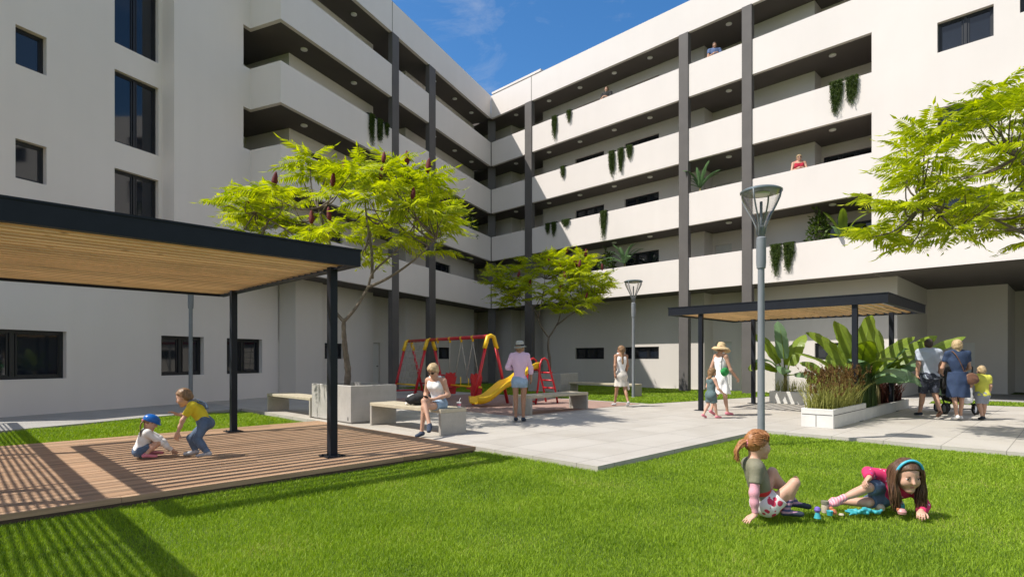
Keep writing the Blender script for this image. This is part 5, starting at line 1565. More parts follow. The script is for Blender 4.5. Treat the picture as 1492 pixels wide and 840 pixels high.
C_HELM = mat('blue_helmet', (0.008, 0.13, 0.50), .3, var=.06); C_BROWNL = mat('brown_leather', (0.16, 0.075, 0.045), .5, var=.2, scale=20, bmp=.2); C_SHADES = mat('sunglasses', (0.01, 0.01, 0.012), .15, var=.05)
H_BLOND = mat_hair('blond_hair', (0.30, 0.20, 0.10), (0.62, 0.47, 0.27)); H_GINGER = mat_hair('ginger_hair', (0.20, 0.075, 0.025), (0.46, 0.21, 0.08)); H_BROWN = mat_hair('brown_hair', (0.045, 0.022, 0.012), (0.16, 0.085, 0.045)); H_LBROWN = mat_hair('light_brown_hair', (0.12, 0.065, 0.03), (0.34, 0.20, 0.10)); H_DARK = mat_hair('dark_hair', (0.02, 0.013, 0.01), (0.07, 0.045, 0.03))
def G(px, py, h=0.0):
    """ground point under a picture position"""
    Y = 829 * (CAM_H - h) / (py - 523.5); return ((px - 746) / 829 * Y, Y, h)
def hat(P, m, brim, crown_h, tilt=.0, name='hat', band=None, flop=.03):
    c, hs, f, u, r = P.J['head'], P.hs, P.f, P.u, P.r
    uu = nz(u - f * tilt); ff = np.cross(uu, r); z0 = c + u * hs * .17 - f * hs * .04
    mb = MB(); R0 = .40 * hs
    prof = [(0, crown_h), (R0 * .55, crown_h * .985), (R0 * .86, crown_h * .86), (R0 * 1.0, crown_h * .5), (R0 * 1.06, 0), (R0 * 1.25, -.006), (brim * .75, -.012), (brim, -.022 - flop), (brim * .97, -.03 - flop), (R0 * 1.02, -.02)]
    n = 24; rings = []
    for ra, z in prof:
        ring = []
        for k in range(n):
            a = 2 * math.pi * k / n; w_ = (1 + .05 * math.sin(3 * a)) if ra > R0 * 1.2 else 1
            p = z0 + r * ra * w_ * math.cos(a) + ff * ra * 1.12 * w_ * math.sin(a) + uu * (z + (.03 * math.sin(2 * a + 1) * (ra - R0) / brim if ra > R0 * 1.2 else 0))
            ring.append(mb.vert(*p))
        rings.append(ring)
    mb.smooth = True
    for a, b in zip(rings, rings[1:]):
        for k in range(n): mb.face((a[k], a[(k + 1) % n], b[(k + 1) % n], b[k]))
    o = P.obj(name, mb, m)
    if band:
        mb = MB(); mb.smooth = True; rr = []
        for ra, z in ((R0 * 1.075, .0), (R0 * 1.06, crown_h * .3)):
            rr.append([mb.vert(*(z0 + r * ra * math.cos(t) + ff * ra * 1.12 * math.sin(t) + uu * z)) for t in [2 * math.pi * k / n for k in range(n)]])
        for k in range(n): mb.face((rr[0][k], rr[0][(k + 1) % n], rr[1][(k + 1) % n], rr[1][k]))
        b = mb.build('hat_band', band); b.parent = o
    return o
def shades(P):
    c, hs, f, u, r = P.J['head'], P.hs, P.f, P.u, P.r; mb = MB()
    for sg in (-1, 1):
        q = c + r * sg * hs * .15 + f * hs * .40 + u * hs * .02
        pts = [(q + r * hs * .12 * math.cos(a) + u * hs * .085 * math.sin(a) - f * hs * .05 * abs(math.cos(a)) * (sg * math.cos(a) > 0)) for a in [2 * math.pi * k / 12 for k in range(12)]]
        mb.face([mb.vert(*p) for p in pts]); mb.face([mb.vert(*(p - f * .004)) for p in pts][::-1])
        mb.tube([q + r * sg * hs * .12 - f * hs * .03, c + r * sg * hs * .365 - f * hs * .05 + u * hs * .03], .0035, 5)
    mb.tube([c + f * hs * .41 - r * hs * .05 + u * hs * .04, c + f * hs * .41 + r * hs * .05 + u * hs * .04], .004, 5)
    P.obj('sunglasses', mb, C_SHADES)

# ================================================================== girl sitting on the lawn (ginger ponytail)
x0, y0, _ = G(1111, 747)
ZG = -.015
Jg = dict(pelvis=(.0, .01, .105), neck=(0, -.085, .455), head=(-.01, -.035, .592), shR=(.115, -.10, .415), shL=(-.12, -.075, .415),
          elR=(.16, -.14, .225), wrR=(.17, -.135, .05), elL=(-.14, .10, .235), wrL=(-.09, .265, .225),
          hipR=(.07, .03, .095), hipL=(-.07, .03, .095), knR=(.10, .225, .295), anR=(.09, .155, .06), toR=(.10, .29, .03), knL=(-.10, .13, .345), anL=(-.09, .315, .085), toL=(-.10, .455, .04))
P = Person((x0, y0, ZG), R(-90), 'girl with ginger ponytail, olive top and red patterned skirt sitting on the lawn', Jg, .66, .225, (-.05, 1, -.10), (0, .1, 1), M_SKIN3, .0062, 1.0,
           hands={'R': ((.25, -.75, -.35), (0, -.2, -1), .12), 'L': ((.1, .75, .55), (0.2, -.4, 1), .45)}, hand_s=.80)
P.body()
o = P.shirt(C_OLIVE, .62, .013, hem=.02)
for sd in 'RL':
    S = SDF(); P.arm(S, sd, .007, .55, 1.93); P.wear('sleeve', S, C_PINKSLEEVE, amp=.0012)
S = SDF(); P.torso(S, .016, chest=False, waist=False, cuts=((P.J['pelvis'] + P.up * .085, P.up), ((0, 0, .012), (0, 0, -1)))); 
for sd in 'LR': P.leg(S, sd, .024, 0, .40, flare=.02)
P.wear('skirt', S, C_SKIRTP, amp=.004)
S = SDF(); P.torso(S, .021, chest=False, pelvis=False, cuts=((P.J['pelvis'] + P.up * .115, P.up), (P.J['pelvis'] + P.up * .055, -P.up))); P.wear('red_waistband', S, cloth('red_band', (0.55, 0.03, 0.03)), amp=.001)
for sd in 'LR':
    S = SDF(); P.leg(S, sd, .006, 1.62, 2.0); P.foot(S, sd, .004); P.wear('sock', S, C_SOCK, amp=.001)
    S = SDF(); P.foot(S, sd, .009, .015); 
    V, F = S.mesh(.006, 0, 1, ((P.J['an' + sd] - np.array([0, 0, .018]), (0, -.15, 1)),)); np_mesh('sandal', V, F, C_SHOED, P.root)
P.hair_cap(H_GINGER, 'tied', vol=.010, amp=.0018, cutf=.03)
c, hs, f, u, r = P.J['head'], P.hs, P.f, P.u, P.r
loc = []
rn = random.Random(3)
for i in range(34):
    a = rn.uniform(0, 6.28); q = rn.uniform(0, .028)
    st = c - f * hs * .47 + u * hs * .06 + r * q * math.cos(a) + u * q * math.sin(a)
    w1 = rn.uniform(-.018, .018); w2 = rn.uniform(-.02, .02)
    loc.append([st, st - f * .045 - u * .02 + r * w1, st - f * (.06 + rn.uniform(0, .03)) - u * .085 + r * w2, st - f * (.045 + rn.uniform(-.02, .035)) - u * (.14 + rn.uniform(0, .035)) + r * w1 * 2])
P.strands(H_GINGER, loc, 'ponytail', .011)
fr_ = []
for i in range(70):
    t = rn.uniform(-1.35, 1.35); st = c + u * hs * (.50 + .02 * rn.random()) - f * hs * rn.uniform(-.12, .16) + r * hs * .12 * math.sin(t)
    a = rn.uniform(-1.5, 1.5)
    fr_.append([st, st + f * hs * .22 * math.cos(a) + r * hs * .26 * math.sin(a) - u * hs * .08, c + f * hs * (.36 * math.cos(a) + .02) + r * hs * .37 * math.sin(a) + u * hs * rn.uniform(.14, .24)])
P.strands(H_GINGER, fr_, 'fringe', .007, 4)
sk = []
for i in range(150):
    a = rn.uniform(-1.7, 1.7); e0 = rn.uniform(.15, .55)
    st = c + u * hs * (.50 * math.cos(a) + .04) + r * hs * .37 * math.sin(a) + f * hs * rn.uniform(.0, .26) * math.cos(a * .8)
    md = c + u * hs * (.36 * math.cos(a) + .10) + r * hs * .36 * math.sin(a) * .9 - f * hs * rn.uniform(.28, .36)
    en = c - f * hs * .47 + u * hs * .06 + r * rn.uniform(-.012, .012)
    pm = (st + md) / 2 + nz((st + md) / 2 - c) * hs * .075
    sk.append([st, pm, md, en])
P.strands(H_GINGER, sk, 'swept_hair', .0055, 4)
mb = MB(); 
q = c - f * hs * .46 + u * hs * .05
for k in range(9):
    a = 2 * math.pi * k / 9; n0 = len(mb.v); mb.lathe([(.0, -.014), (.014, -.006), (.015, .006), (0, .014)], 0, 0, 7, cap=False); 
    mb.v[n0:] = [tuple(q + r * (.028 * math.cos(a) + v[0]) + u * (.028 * math.sin(a) + v[1]) + f * v[2]) for v in mb.v[n0:]]
P.obj('hair_tie', mb, C_PINK)
mb = MB(); q = c + r * hs * .36 + u * hs * .17 + f * hs * .05; mb.tube([q - u * .02 - f * .006, q + u * .025 + f * .004], .004, 5); P.obj('hair_clip', mb, C_SHADES)

# ================================================================== girl lying on the lawn (pink jacket, long brown hair)
x0, y0, _ = G(1290, 742)
Jg = dict(pelvis=(.065, .17, .13), neck=(.20, .03, .25), head=(.142, -.06, .332), shR=(.06, .07, .29), shL=(.285, .03, .20),
          elR=(-.10, .08, .325), wrR=(-.165, -.04, .300), elL=(.325, -.01, .05), wrL=(.215, -.13, .035),
          hipR=(.03, .13, .19), hipL=(.08, .17, .075), knR=(-.175, -.03, .215), anR=(-.435, .0, .085), toR=(-.555, -.035, .05), knL=(-.14, .03, .07), anL=(-.36, .17, .05), toL=(-.46, .10, .035))
P = Person((x0, y0, ZG), 0, 'long haired girl in pink jacket and turquoise headband lying on the lawn', Jg, .70, .258, (-.08, -1, -.30), (-.05, -.35, 1), M_SKIN3, .0062, 1.0,
           hands={'R': ((-.75, -.3, -.45), (.25, -.3, -.6), .6), 'L': ((-.55, -.75, -.1), (0, 0, -1), .6)}, hand_s=.82)
P.body()
P.shirt(C_PINKPRINT, .9, .015, 'jacket', hem=.03, amp=.004)
for sd in 'RL':
    S = SDF(); P.arm(S, sd, .014, .7, 1.88); P.wear('sleeve', S, C_PINKPRINT, amp=.003)
P.shorts(C_DENIM, .84, .015)
for sd in 'LR':
    S = SDF(); P.leg(S, sd, .006, 1.72, 2.0); P.foot(S, sd, .006); P.wear('pink_sock', S, mat_stripe('pink_stripe', (0.66, 0.22, 0.28), (0.75, 0.45, 0.48), 14, 'X'), amp=.001)
P.hair_cap(H_BROWN, 'tied', vol=.010, amp=.002, cutf=.0)
c, hs, f, u, r = P.J['head'], P.hs, P.f, P.u, P.r
loc = []; rn = random.Random(9); dn = np.array([0, 0, -1.0])
for i in range(230):
    sg = -1 if i % 2 else 1
    a = rn.uniform(.15, 1.0)
    st = c + u * hs * .48 + r * sg * rn.uniform(.0, .04) - f * hs * rn.uniform(-.10, .25)
    w_ = hs * (.37 + rn.uniform(0, .10)); dep = rn.uniform(-.30, .20) * hs
    m1 = c + r * sg * w_ * .85 + u * hs * .26 + f * dep * .8
    m2 = c + r * sg * w_ * 1.02 - u * hs * .15 + f * (dep + .04 * hs)
    e = c + r * sg * (w_ * rn.uniform(.65, 1.25)); e = np.array([e[0] + rn.uniform(-.02, .02), e[1] + dep * -.3 - .03, rn.uniform(.012, .11)])
    m3 = lerp(m2, e, .5) + np.array([rn.uniform(-.015, .015), -.01, 0])
    loc.append([st, m1, m2, m3, e])
P.strands(H_BROWN, loc, 'long_hair', .0085, 4)
mb = MB(); pts = [c + u * hs * (.50 * math.cos(a) * 1.03 + .06) + r * hs * .42 * math.sin(a) + f * hs * .14 for a in np.linspace(-1.35, 1.35, 15)]
mb.tube(pts, .011, 6); P.obj('headband', mb, mat('turquoise_plastic', (0.06, 0.45, 0.62), .4, var=.05))

# ---- toys and cloth between the girls
def toy(name, px, py, build, label, cat='toy'):
    x, y, _ = G(px, py); root = empty(name, (x, y, -.012), random.uniform(0, 3), label, cat)
    for nm, prof, m, off in build:
        mb = MB(); mb.lathe(prof, off[0], off[1], 14, cap=False); mb.build(nm, m, root)
    return root
T_PUR = mat('toy_purple', (0.20, 0.13, 0.50), .4); T_TEAL = mat('toy_teal', (0.05, 0.38, 0.42), .45); T_OR = mat('toy_orange', (0.50, 0.17, 0.07), .45); T_CR = mat('toy_cream', (0.55, 0.47, 0.35), .5); T_PK = mat('toy_pink', (0.62, 0.30, 0.30), .45)
toy('toy_figure', 1191, 752, [('body', [(0, 0), (.028, 0), (.022, .02), (.014, .05), (0, .055)], T_TEAL, (0, 0)), ('head', [(0, .045), (.018, .05), (.026, .068), (.02, .09), (0, .097)], T_PUR, (0, 0))], 'small purple headed toy figure nearest the ginger girl')
toy('toy_jar', 1202, 744, [('jar', [(0, 0), (.026, 0), (.03, .05), (.024, .075), (0, .075)], T_CR, (0, 0)), ('lid', [(0, .074), (.031, .075), (.031, .10), (0, .102)], C_OLIVE, (0, 0))], 'beige toy jar with a darker lid standing behind the purple toy')
toy('toy_cup', 1209, 748, [('cup', [(0, 0), (.02, 0), (.026, .04), (.02, .04), (0, .01)], T_TEAL, (0, 0))], 'tiny pale turquoise toy cup')
toy('toy_animal', 1214, 747, [('body', [(0, 0), (.028, .008), (.03, .025), (.018, .045), (0, .05)], T_OR, (0, 0)), ('head', [(0, .035), (.016, .04), (.018, .055), (0, .068)], T_OR, (.018, .0))], 'small orange toy animal left of the turquoise cloth')
toy('seashell', 1226, 748, [('shell', [(0, 0), (.022, .003), (.018, .014), (0, .018)], T_CR, (0, 0))], 'flat cream shell lying alone between the toys and the cloth')
toy('toy_block', 1311, 741, [('body', [(0, 0), (.036, 0), (.038, .05), (.03, .07), (0, .07)], T_TEAL, (0, 0)), ('cap', [(0, .069), (.03, .07), (.022, .085), (0, .085)], C_WHITE, (0, 0))], 'turquoise and white toy pot in front of the lying girl')
toy('round_toy', 1314, 747, [('body', [(0, 0), (.03, .006), (.036, .028), (.024, .048), (0, .052)], T_PK, (0, 0)), ('ear', [(0, .03), (.012, .034), (.012, .05), (0, .055)], T_OR, (.026, .01))], 'pink orange toy next to the lying girl\'s hand')
toy('toy_bunny', 1282, 741, [('body', [(0, 0), (.036, .005), (.04, .03), (.024, .055), (0, .06)], T_CR, (0, 0)), ('ear', [(0, .04), (.013, .045), (.012, .075), (0, .082)], T_PK, (.015, .012))], 'cream soft toy behind the turquoise cloth')
x, y, _ = G(1262, 746); root = empty('play_cloth', (x, y, -.012), .1, 'crumpled turquoise cloth lying on the grass between the girls', 'cloth')
S = SDF()
rn = random.Random(2)
for i in range(20):
    a = rn.uniform(0, 6.28); q = rn.uniform(0, .09); p = np.array([q * math.cos(a) * 1.2, q * math.sin(a) * .6, .012 + .03 * (1 - q / .1) * rn.random()])
    b = p + np.array([rn.uniform(-.08, .08), rn.uniform(-.035, .035), rn.uniform(-.01, .015)]); S.cone(p, b, .016, .010, .008)
S.cone((-.10, .0, .01), (-.165, -.02, .004), .012, .006, .01)
V, F = S.mesh(.005, .003, 60); np_mesh('folds', V, F, T_TEAL, root)

# ================================================================== children on the deck
x0, y0, _ = G(203, 670)
Jg = dict(pelvis=(0, 0, .10), neck=(.015, .10, .395), head=(.05, .135, .505), shL=(-.10, .09, .37), shR=(.125, .085, .365), elL=(-.06, .26, .26), wrL=(.02, .36, .14), elR=(.16, .25, .22), wrR=(.12, .40, .085),
          hipL=(-.07, .02, .10), hipR=(.07, .02, .10), knL=(-.15, .26, .25), anL=(-.12, .16, .06), toL=(-.13, .31, .03), knR=(.16, .22, .22), anR=(.15, .06, .06), toR=(.17, .20, .03))
P = Person((x0, y0, .028), R(-52), 'small girl in blue helmet and white top crouching on the wooden deck', Jg, .64, .205, (.1, .95, -.5), (0, .3, 1), M_SKIN3, .0075, 1.0, hand_s=.75)
P.body(); P.shirt(C_WHITE, .95, .012, hem=-.01)
for sd in 'LR':
    S = SDF(); P.arm(S, sd, .010, .7, 1.9); P.wear('sleeve', S, C_WHITE, amp=.002)
    P.shoe(sd, C_PINK)
P.shorts(C_DENIM, .55, .012)
c, hs, f, u, r = P.J['head'], P.hs, P.f, P.u, P.r
S = SDF(); M_ = np.stack([r, f, u], 1); S.ell(c + u * hs * .17 - f * hs * .02, (.43 * hs, .56 * hs, .42 * hs), M_, .01, ((c + u * hs * .05, nz(-u + f * .1)),)); S.ell(c + u * hs * .10 + f * hs * .40, (.33 * hs, .26 * hs, .06 * hs), M_, .02)
V, F = S.mesh(.007); o = np_mesh('helmet', V, F, C_HELM, P.root)
P.hair_cap(H_LBROWN, 'tied', vol=.006)
loc = []; rn = random.Random(4)
for i in range(40):
    st = c - f * hs * .42 - u * hs * .06 + r * rn.uniform(-.03, .03); dz = np.array([0, 0, -1.0]); bk = -P.fw; loc.append([st, st + bk * .035 + dz * .04 + r * rn.uniform(-.02, .02), st + bk * .05 + dz * .13 + r * rn.uniform(-.035, .035), st + bk * .045 + dz * (.20 + rn.uniform(0, .06)) + r * rn.uniform(-.04, .04)])
P.strands(H_LBROWN, loc, 'ponytail', .011, 4)
mb = MB(); q = c - f * hs * .44 - u * hs * .04; mb.tube([q - r * .03, q - f * .02, q + r * .03], .016, 6); P.obj('hair_tie', mb, C_PINK)

P.root.scale = (.9, .9, .9)
x0, y0, _ = G(288, 668)
# boy bending forward, seen from his left side; local +y is his front
Jg = dict(pelvis=(0, -.09, .445), neck=(0, .06, .705), head=(0, .165, .785), shL=(-.115, .035, .68), shR=(.115, .035, .68), elL=(-.15, .135, .50), wrL=(-.15, .19, .345), elR=(.14, .17, .54), wrR=(.12, .28, .555),
          hipL=(-.07, -.09, .42), hipR=(.07, -.09, .42), knL=(-.10, -.02, .235), anL=(-.11, -.15, .065), toL=(-.13, -.02, .03), knR=(.09, .10, .245), anR=(.09, .05, .065), toR=(.09, .19, .03))
P = Person((x0, y0, .024), R(104), 'boy in yellow shirt and denim dungarees bending forward on the deck', Jg, .62, .215, (0, 1, -.45), (0, .45, 1), M_SKIN3, .0078, 1.02, hand_s=.8,
           hands={'R': ((-.1, .7, .45), (0, .3, -1), .4), 'L': ((0, .25, -1), (1, 0, 0), .3)})
P.body(); P.shirt(C_YELLOW, .7, .013, hem=.0)
S = SDF(); P.torso(S, .014, chest=False, cuts=((lerp(P.J['pelvis'], P.J['neck'], .55), P.up),))
for sd in 'LR': P.leg(S, sd, .016, 0, 1.93)
P.wear('dungarees', S, C_DENIM, amp=.005)
for sd in 'LR':
    P.shoe(sd, C_SHOEG, .010)
    mb = MB(); sh = lerp(P.J['neck'], P.J['sh' + sd], .55); a = lerp(P.J['pelvis'], P.J['neck'], .5); sg = -1 if sd == 'L' else 1
    mb.tube(catmull([a - P.fw * .112 + P.side * sg * .03, lerp(a, sh, .6) - P.fw * .107 + P.side * sg * .03, sh + P.up * .058, sh + P.fw * .09 - P.up * .06, lerp(a, sh, .4) + P.fw * .11], 4), .012, 6); P.obj('strap', mb, C_DENIM)
P.hair_cap(H_LBROWN, 'short', vol=.008, amp=.003, cutf=-.06)

# ================================================================== woman sitting on the bench
bx, by = uv(6.16, 7.98)
J = dict(pelvis=(0, .0, .53), neck=(0, .10, .985), head=(.0, .17, 1.105), shL=(-.165, .09, .935), shR=(.165, .09, .935), elL=(-.235, .05, .69), wrL=(-.07, .25, .62), elR=(.235, .06, .69), wrR=(.10, .27, .62),
         hipL=(-.085, .04, .51), hipR=(.085, .04, .51), knL=(-.03, .47, .50), anL=(-.02, .52, .075), toL=(-.02, .67, .03), knR=(-.02, .45, .60), anR=(-.24, .60, .22), toR=(-.30, .70, .12))
P = Person((bx, by, 0), R(152), 'blond woman in white top and pale denim shorts sitting on a bench reading a phone', J, .95, .22, (0, .8, -.55), (0, .5, 1), M_SKIN, .0095, .95, female=True, hands={'L': ((.6, .5, .1), (0, -.1, 1), .5), 'R': ((-.6, .5, .1), (0, -.1, 1), .5)})
P.body(); P.tank(C_WHITE); P.shorts(C_DENIML, .40, .014)
for sd in 'LR': P.shoe(sd, C_SHOEB)
P.hair_cap(H_BLOND, 'short', vol=.018); shades(P)
c, hs, f, u, r = P.J['head'], P.hs, P.f, P.u, P.r
S = SDF(); S.ell(c - f * hs * .38 + u * hs * .28, (.05, .05, .045), None, .02); V, F = S.mesh(.008, .003, 50); np_mesh('hair_bun', V, F, H_BLOND, P.root)
hand = lerp(P.J['wrL'], P.J['wrR'], .5) + np.array([0, .07, .03])
loc = P.root.matrix_basis @ Vector(hand)
root = empty('phone', loc, R(152), 'dark phone in the hands of the seated woman', 'phone'); mb = MB(); mb.bbox(-.038, .038, -.075, .075, -.005, .005, .003); o = mb.build('case', C_BLACK, root); o.rotation_euler = (R(30), 0, 0)
x, y = uv(6.3, 8.78)
root = empty('backpack', (x, y, .45), .6, 'black and white backpack lying on the bench beside the seated woman', 'backpack')
S = SDF(); S.ell((0, 0, .11), (.20, .13, .11), None, .04); S.ell((.05, -.04, .17), (.12, .10, .07), None, .04); S.cone((-.16, 0, .06), (-.20, .02, .10), .05, .05); V, F = S.mesh(.012, .006, 25, (((0, 0, .004), (0, 0, -1)),)); np_mesh('bag', V, F, C_BLACK, root)
S = SDF(); S.cone((-.17, .04, .16), (.12, .09, .20), .035, .03); S.cone((-.18, 0, .10), (-.2, .07, .03), .035, .03); V, F = S.mesh(.012, .006, 40); np_mesh('white_jacket_piece', V, F, C_WHITE, root)
mb = MB(); mb.tube([(.1, -.12, .05), (.2, -.16, .12), (.16, -.08, .22), (.05, -.06, .25)], .012, 6); mb.build('strap', C_BLACK, root)
x, y = uv(6.47, 7.80)
root = empty('drink_cup', (x, y, .45), 0, 'small pink and white drink cup with straw on the bench end', 'cup')
mb = MB(); mb.lathe([(0, 0), (.03, 0), (.04, .10), (.036, .10), (0, .09)], 0, 0, 14, cap=False); mb.build('cup', C_WHITE, root)
mb = MB(); mb.lathe([(.0355, .03), (.0395, .075)], 0, 0, 14, cap=False); mb.build('pink_band', C_PINK, root)
mb = MB(); mb.tube([(0, 0, .05), (.012, 0, .14), (.03, 0, .17)], .004, 5); mb.build('straw', C_WHITE, root)

# ================================================================== standing woman with felt hat
x0, y0, _ = G(757, 614)
J, k, hs = standing(1.66, lean=.0, width=.9, arms=dict(elL=(-.25, -.02, 1.13), wrL=(-.11, .20, 1.10), elR=(.23, .03, 1.12), wrR=(.235, .12, .90)))
J['head'] = (0.01, .02, J['head'][2])
P = Person((x0, y0, 0), R(-6), 'woman with grey hat, lilac striped top and denim shorts standing with her back turned', J, k, hs, (.45, .9, .0), (0, 0, 1), M_SKIN2, .0105, .92, female=True)
P.body(); P.shirt(C_LILAC, 1.55, .010, hem=-.0, amp=.004)
P.shorts(C_DENIML, .30, .014, waist=.09)
for sd in 'LR': P.shoe(sd, C_SHOED)
P.hair_cap(H_LBROWN, 'short', vol=.012); hat(P, C_FELT, .130, .115, .10, band=C_BLACK, flop=.0)

# ================================================================== walking woman in white
x0, y0, _ = G(905, 592)
J, k, hs = standing(1.68, lean=.02, stride=.26, swing=.10, step='L', width=.88)
P = Person((x0, y0, 0), R(12), 'woman with long brown hair in a white top and skirt walking away', J, k, hs, (-.7, .75, .0), (0, 0, 1), M_SKIN2, .0105, .9, female=True)
P.body(); P.tank(C_WHITE, .010, -.0, .84)
P.skirt(cloth('cream_skirt', (0.62, 0.58, 0.52), .05), (0, .01, .56), .135, .205, waist=.12, fold=7, amp=.006)
for sd in 'LR': P.shoe(sd, C_SHOEG, .004)
P.hair_cap(H_LBROWN, 'long', vol=.016, length=.34); shades(P)
mb = MB(); w_ = P.J['wrR']; loc = P.root.matrix_basis @ Vector(w_ + np.array([.02, .0, -.09]))
root = empty('handbag', loc, R(12), 'small dark bag with a white scarf held by the walking woman', 'handbag')
S = SDF(); S.ell((0, 0, -.10), (.035, .10, .09), None, .02); V, F = S.mesh(.01); np_mesh('bag', V, F, C_NAVY, root)
S = SDF(); S.cone((.02, .0, .02), (.04, -.06, -.32), .03, .05, .02, (), ((1, 0, 0), .5)); V, F = S.mesh(.01, .004, 40); np_mesh('scarf', V, F, C_WHITE, root)
mb = MB(); mb.tube([(0, -.07, -.03), (0, -.02, .09), (0, .03, .09), (0, .07, -.03)], .007, 5); mb.build('handle', C_NAVY, root)

# ================================================================== woman with straw hat and little girl
x0, y0, _ = G(1049, 605)
J, k, hs = standing(1.66, lean=.05, stride=.16, swing=.05, step='R', width=.85, arms=dict(wrR=(.20, .34, .86), elR=(.22, .10, 1.06), elL=(-.24, -.05, 1.06), wrL=(-.22, .03, .83)))
P = Person((x0, y0, 0), R(-62), 'woman in white dress with wide straw hat walking beside a little girl', J, k, hs, (0, 1, -.1), (0, 0, 1), M_SKIN, .0105, .9, female=True)
P.body(); P.tank(C_WHITE, .010, -.05, .82)
P.skirt(C_WHITE, (0, .02, .52), .13, .24, waist=.16, fold=8, amp=.018)
for sd in 'LR': P.shoe(sd, C_PINK, .005, 'sandal')
P.hair_cap(H_LBROWN, 'short', vol=.012); hat(P, C_STRAW, .205, .12, -.12, flop=.05)
loc = P.root.matrix_basis @ Vector((.19, -.06, 1.02))
root = empty('shoulder_bag', loc, R(-62), 'green cloth shoulder bag of the woman with straw hat', 'handbag')
S = SDF(); S.ell((0, 0, 0), (.05, .13, .10), None, .02); V, F = S.mesh(.012, .004, 30); np_mesh('bag', V, F, cloth('green_print', (0.03, 0.28, 0.07), .4), root)
mb = MB(); mb.tube([(0, -.1, .05), (-.06, -.02, .30), (-.10, .05, .40), (-.03, .12, .2), (0, .1, .05)], .009, 5); mb.build('strap', C_BLACK, root)
x0, y0, _ = G(1036, 609)
J, k, hs = standing(1.12, lean=.03, stride=.12, swing=.03, step='R', child=True, width=.92, arms=dict(wrR=(.15, .22, .55), elR=(.17, .05, .66)))
P = Person((x0, y0, 0), R(-68), 'little girl in grey green dress walking under the pergola beside the woman', J, k * 1.06, hs, (0, 1, -.1), (0, 0, 1), M_SKIN3, .010, .95)
P.body(); P.tank(C_TEAL, .010, -.05, .86)
P.shorts(C_TEAL, .75, .02, flare=.012)
for sd in 'LR': P.shoe(sd, C_PINK, .007)
P.hair_cap(H_LBROWN, 'bob', vol=.010, length=.12)

# ================================================================== family with pushchair, seen from behind
x0, y0, _ = G(1354, 607)
J, k, hs = standing(1.77, lean=.02, stride=.22, swing=.05, step='L', width=1.04)
P = Person((x0, y0, 0), R(-8), 'man in pale grey shirt and dark shorts walking away beside the pushchair', J, k, hs, (.35, .93, .0), (0, 0, 1), M_SKIN, .0105, 1.06)
P.body(); P.shirt(C_SHIRT, .70, .022, hem=-.06, amp=.006); P.shorts(C_PLAID, .88, .022, flare=.008)
for sd in 'LR': P.shoe(sd, C_BROWNL if sd == 'R' else C_SHOED, .005, 'flip_flop')
P.hair_cap(H_DARK, 'short', vol=.007, amp=.002, cutf=-.05); shades(P)
x0, y0, _ = G(1396, 612)
J, k, hs = standing(1.72, lean=.05, stride=.08, step='R', width=.98, arms=dict(elR=(.25, .10, 1.12), wrR=(.18, .33, 1.02), elL=(-.25, .10, 1.12), wrL=(-.16, .33, 1.02)))
P = Person((x0, y0, 0), R(-14), 'woman in navy dress pushing a black pushchair', J, k, hs, (.30, .95, .0), (0, 0, 1), M_SKIN, .0105, .86, female=True)
P.body(); P.shirt(C_NAVY, .55, .016, hem=.0, name='dress_top', amp=.005)
P.skirt(C_NAVY, (0, .0, .50), .185, .215, name='dress_skirt', waist=.14, fold=6, amp=.008, flat=.78)
for sd in 'LR': P.shoe(sd, C_WHITE, .006)
P.hair_cap(H_BLOND, 'bob', vol=.02, length=.16)
bagp = P.root.matrix_basis @ Vector((.20, -.10, .90))
root = empty('shoulder_bag', bagp, R(-14), 'brown leather shoulder bag hanging on the woman in navy', 'handbag')
S = SDF(); S.ell((0, 0, 0), (.13, .05, .12), None, .02); S.ell((0, 0, -.04), (.14, .06, .09), None, .02); V, F = S.mesh(.011, .003, 30); np_mesh('bag', V, F, C_BROWNL, root)
mb = MB(); mb.tube(catmull([(-.11, 0, .08), (-.20, -.03, .30), (-.30, -.035, .50), (-.335, .06, .575), (-.30, .16, .50)], 4), .010, 5); mb.build('strap', C_BROWNL, root)
x0, y0, _ = G(1431, 611)
J, k, hs = standing(1.17, lean=.02, stride=.06, step='R', child=True, arms=dict(elL=(-.19, .06, .72), wrL=(-.17, .20, .70)))
P = Person((x0, y0, 0), R(-12), 'small boy in pale yellow shirt and grey shorts walking beside the pushchair', J, k * 1.1, hs, (.1, 1, 0), (0, 0, 1), M_SKIN3, .0095, 1.02)
P.body(); P.shirt(C_LIME, .75, .018, hem=-.04, amp=.005); P.shorts(C_GREY, .80, .018, flare=.008)
for sd in 'LR': P.shoe(sd, C_SHOED, .008)
P.hair_cap(H_BLOND, 'short', vol=.008, cutf=-.04)
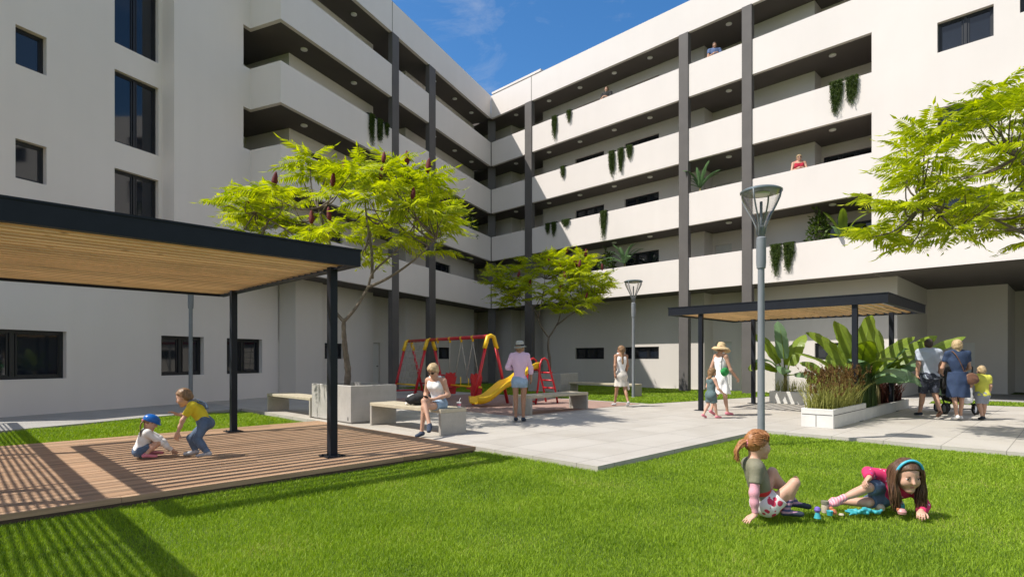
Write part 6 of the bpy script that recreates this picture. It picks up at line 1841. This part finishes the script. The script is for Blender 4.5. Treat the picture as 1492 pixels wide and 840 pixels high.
# pushchair
x0, y0, _ = G(1397, 603)
root = empty('pushchair', (x0, y0 + .05, 0), R(-12), 'black pushchair in front of the woman in navy, white cloth hanging from it', 'pushchair')
root.scale = (1.14, 1.1, 1.1)
M_TYRE = mat('tyre_rubber', (0.02, 0.02, 0.02), .8); M_ALU = mat('pushchair_frame', (0.03, 0.03, 0.033), .4, .4)
for (x, y, r_) in ((-.28, -.12, .125), (.28, -.12, .125), (-.10, .62, .10), (.10, .62, .10)):
    mb = MB(); n = 22
    mb.lathe([(r_ * .72, -.022), (r_ * .95, -.025), (r_, -.010), (r_, .010), (r_ * .95, .025), (r_ * .72, .022), (r_ * .72, -.022)], 0, 0, n, cap=False); mb.v = [(x + a[2], y + a[0], r_ + a[1]) for a in mb.v]; wo = mb.build('wheel', M_TYRE, root)
    mb = MB(); mb.lathe([(0, -.018), (.03, -.02), (r_ * .74, -.008), (r_ * .74, .008), (.03, .02), (0, .018)], 0, 0, 10, cap=False); mb.v = [(x + a[2], y + a[0], r_ + a[1]) for a in mb.v]; mb.build('hub', C_GREY, wo)
for sg in (-1, 1):
    mb = MB(); mb.tube([(sg * .25, -.12, .125), (sg * .25, .12, .42), (sg * .24, -.02, .72), (sg * .23, -.10, .95), (sg * .20, -.16, 1.02)], .016, 7); mb.build('side_tube', M_ALU, root)
    mb = MB(); mb.tube([(sg * .24, .10, .45), (sg * .16, .45, .30), (sg * .10, .62, .10)], .015, 7); mb.build('front_tube', M_ALU, root)
mb = MB(); mb.tube([(-.20, -.16, 1.02), (-.1, -.19, 1.05), (.1, -.19, 1.05), (.20, -.16, 1.02)], .018, 8); mb.build('handlebar', M_TYRE, root)
mb = MB(); mb.tube([(-.26, -.12, .125), (.26, -.12, .125)], .012, 6); mb.build('axle', M_ALU, root)
S = SDF(); S.cone((-.14, .16, .62), (.14, .16, .62), .17, .17, .05); S.ell((0, .06, .74), (.24, .12, .22), None, .06); S.ell((0, .34, .50), (.20, .22, .10), None, .06); V, F = S.mesh(.02, .003, 20); np_mesh('seat', V, F, C_BLACK, root)
S = SDF(); S.ell((0, .16, .84), (.26, .25, .20), None, .03, (((0, .2, .82), (0, .35, -1)),)); V, F = S.mesh(.02, .003, 25); np_mesh('hood', V, F, C_BLACK, root)
S = SDF(); S.ell((0, .12, .34), (.21, .24, .09), None, .04); V, F = S.mesh(.02, .004, 20); np_mesh('basket', V, F, C_BLACK, root)
S = SDF(); S.cone((.13, -.17, .80), (.10, -.16, .34), .05, .12, .03, (), ((0, 1, 0), .35)); V, F = S.mesh(.014, .007, 26); np_mesh('hanging_cloth', V, F, C_WHITE, root)

# ================================================================== people on the galleries
def gallery_person(px, lvl, label, shirt, skin_m, hair, H=1.74, rz=150, female=False, sleeve=.5, glasses=False, off=.42):
    x, y, z = gal(px, off, lvl)
    J, k, hs = standing(H, arms=dict(elL=(-.26, .10, H * .66), wrL=(-.12, .28, H * .68), elR=(.26, .10, H * .66), wrR=(.12, .28, H * .68)))
    P = Person((x, y, z), R(rz), label, J, k, hs, (0, 1, -.05), (0, 0, 1), skin_m, .013, .95 if female else 1.05, female=female)
    P.body()
    if sleeve: P.shirt(shirt, sleeve, .015)
    else: P.tank(shirt)
    P.shorts(C_NAVY2, .8, .015)
    for sd in 'LR': P.shoe(sd, C_SHOED)
    P.hair_cap(hair, 'short', vol=.01)
    if glasses: shades(P)
gallery_person(884, 3, 'man in black leaning at the top gallery parapet', C_BLACK, M_SKIN, H_BROWN, 1.86, 150, sleeve=1.3, off=.36)
gallery_person(1041, 3, 'man in blue shirt at the top gallery between the tall columns', C_BLUET, M_SKIN2, H_DARK, 1.86, 170, off=.36)
gallery_person(1164, 1, 'woman in red sleeveless top and sunglasses at a gallery parapet', C_REDTOP, M_SKIN, H_BLOND, 1.80, 165, True, 0, True, off=.34)
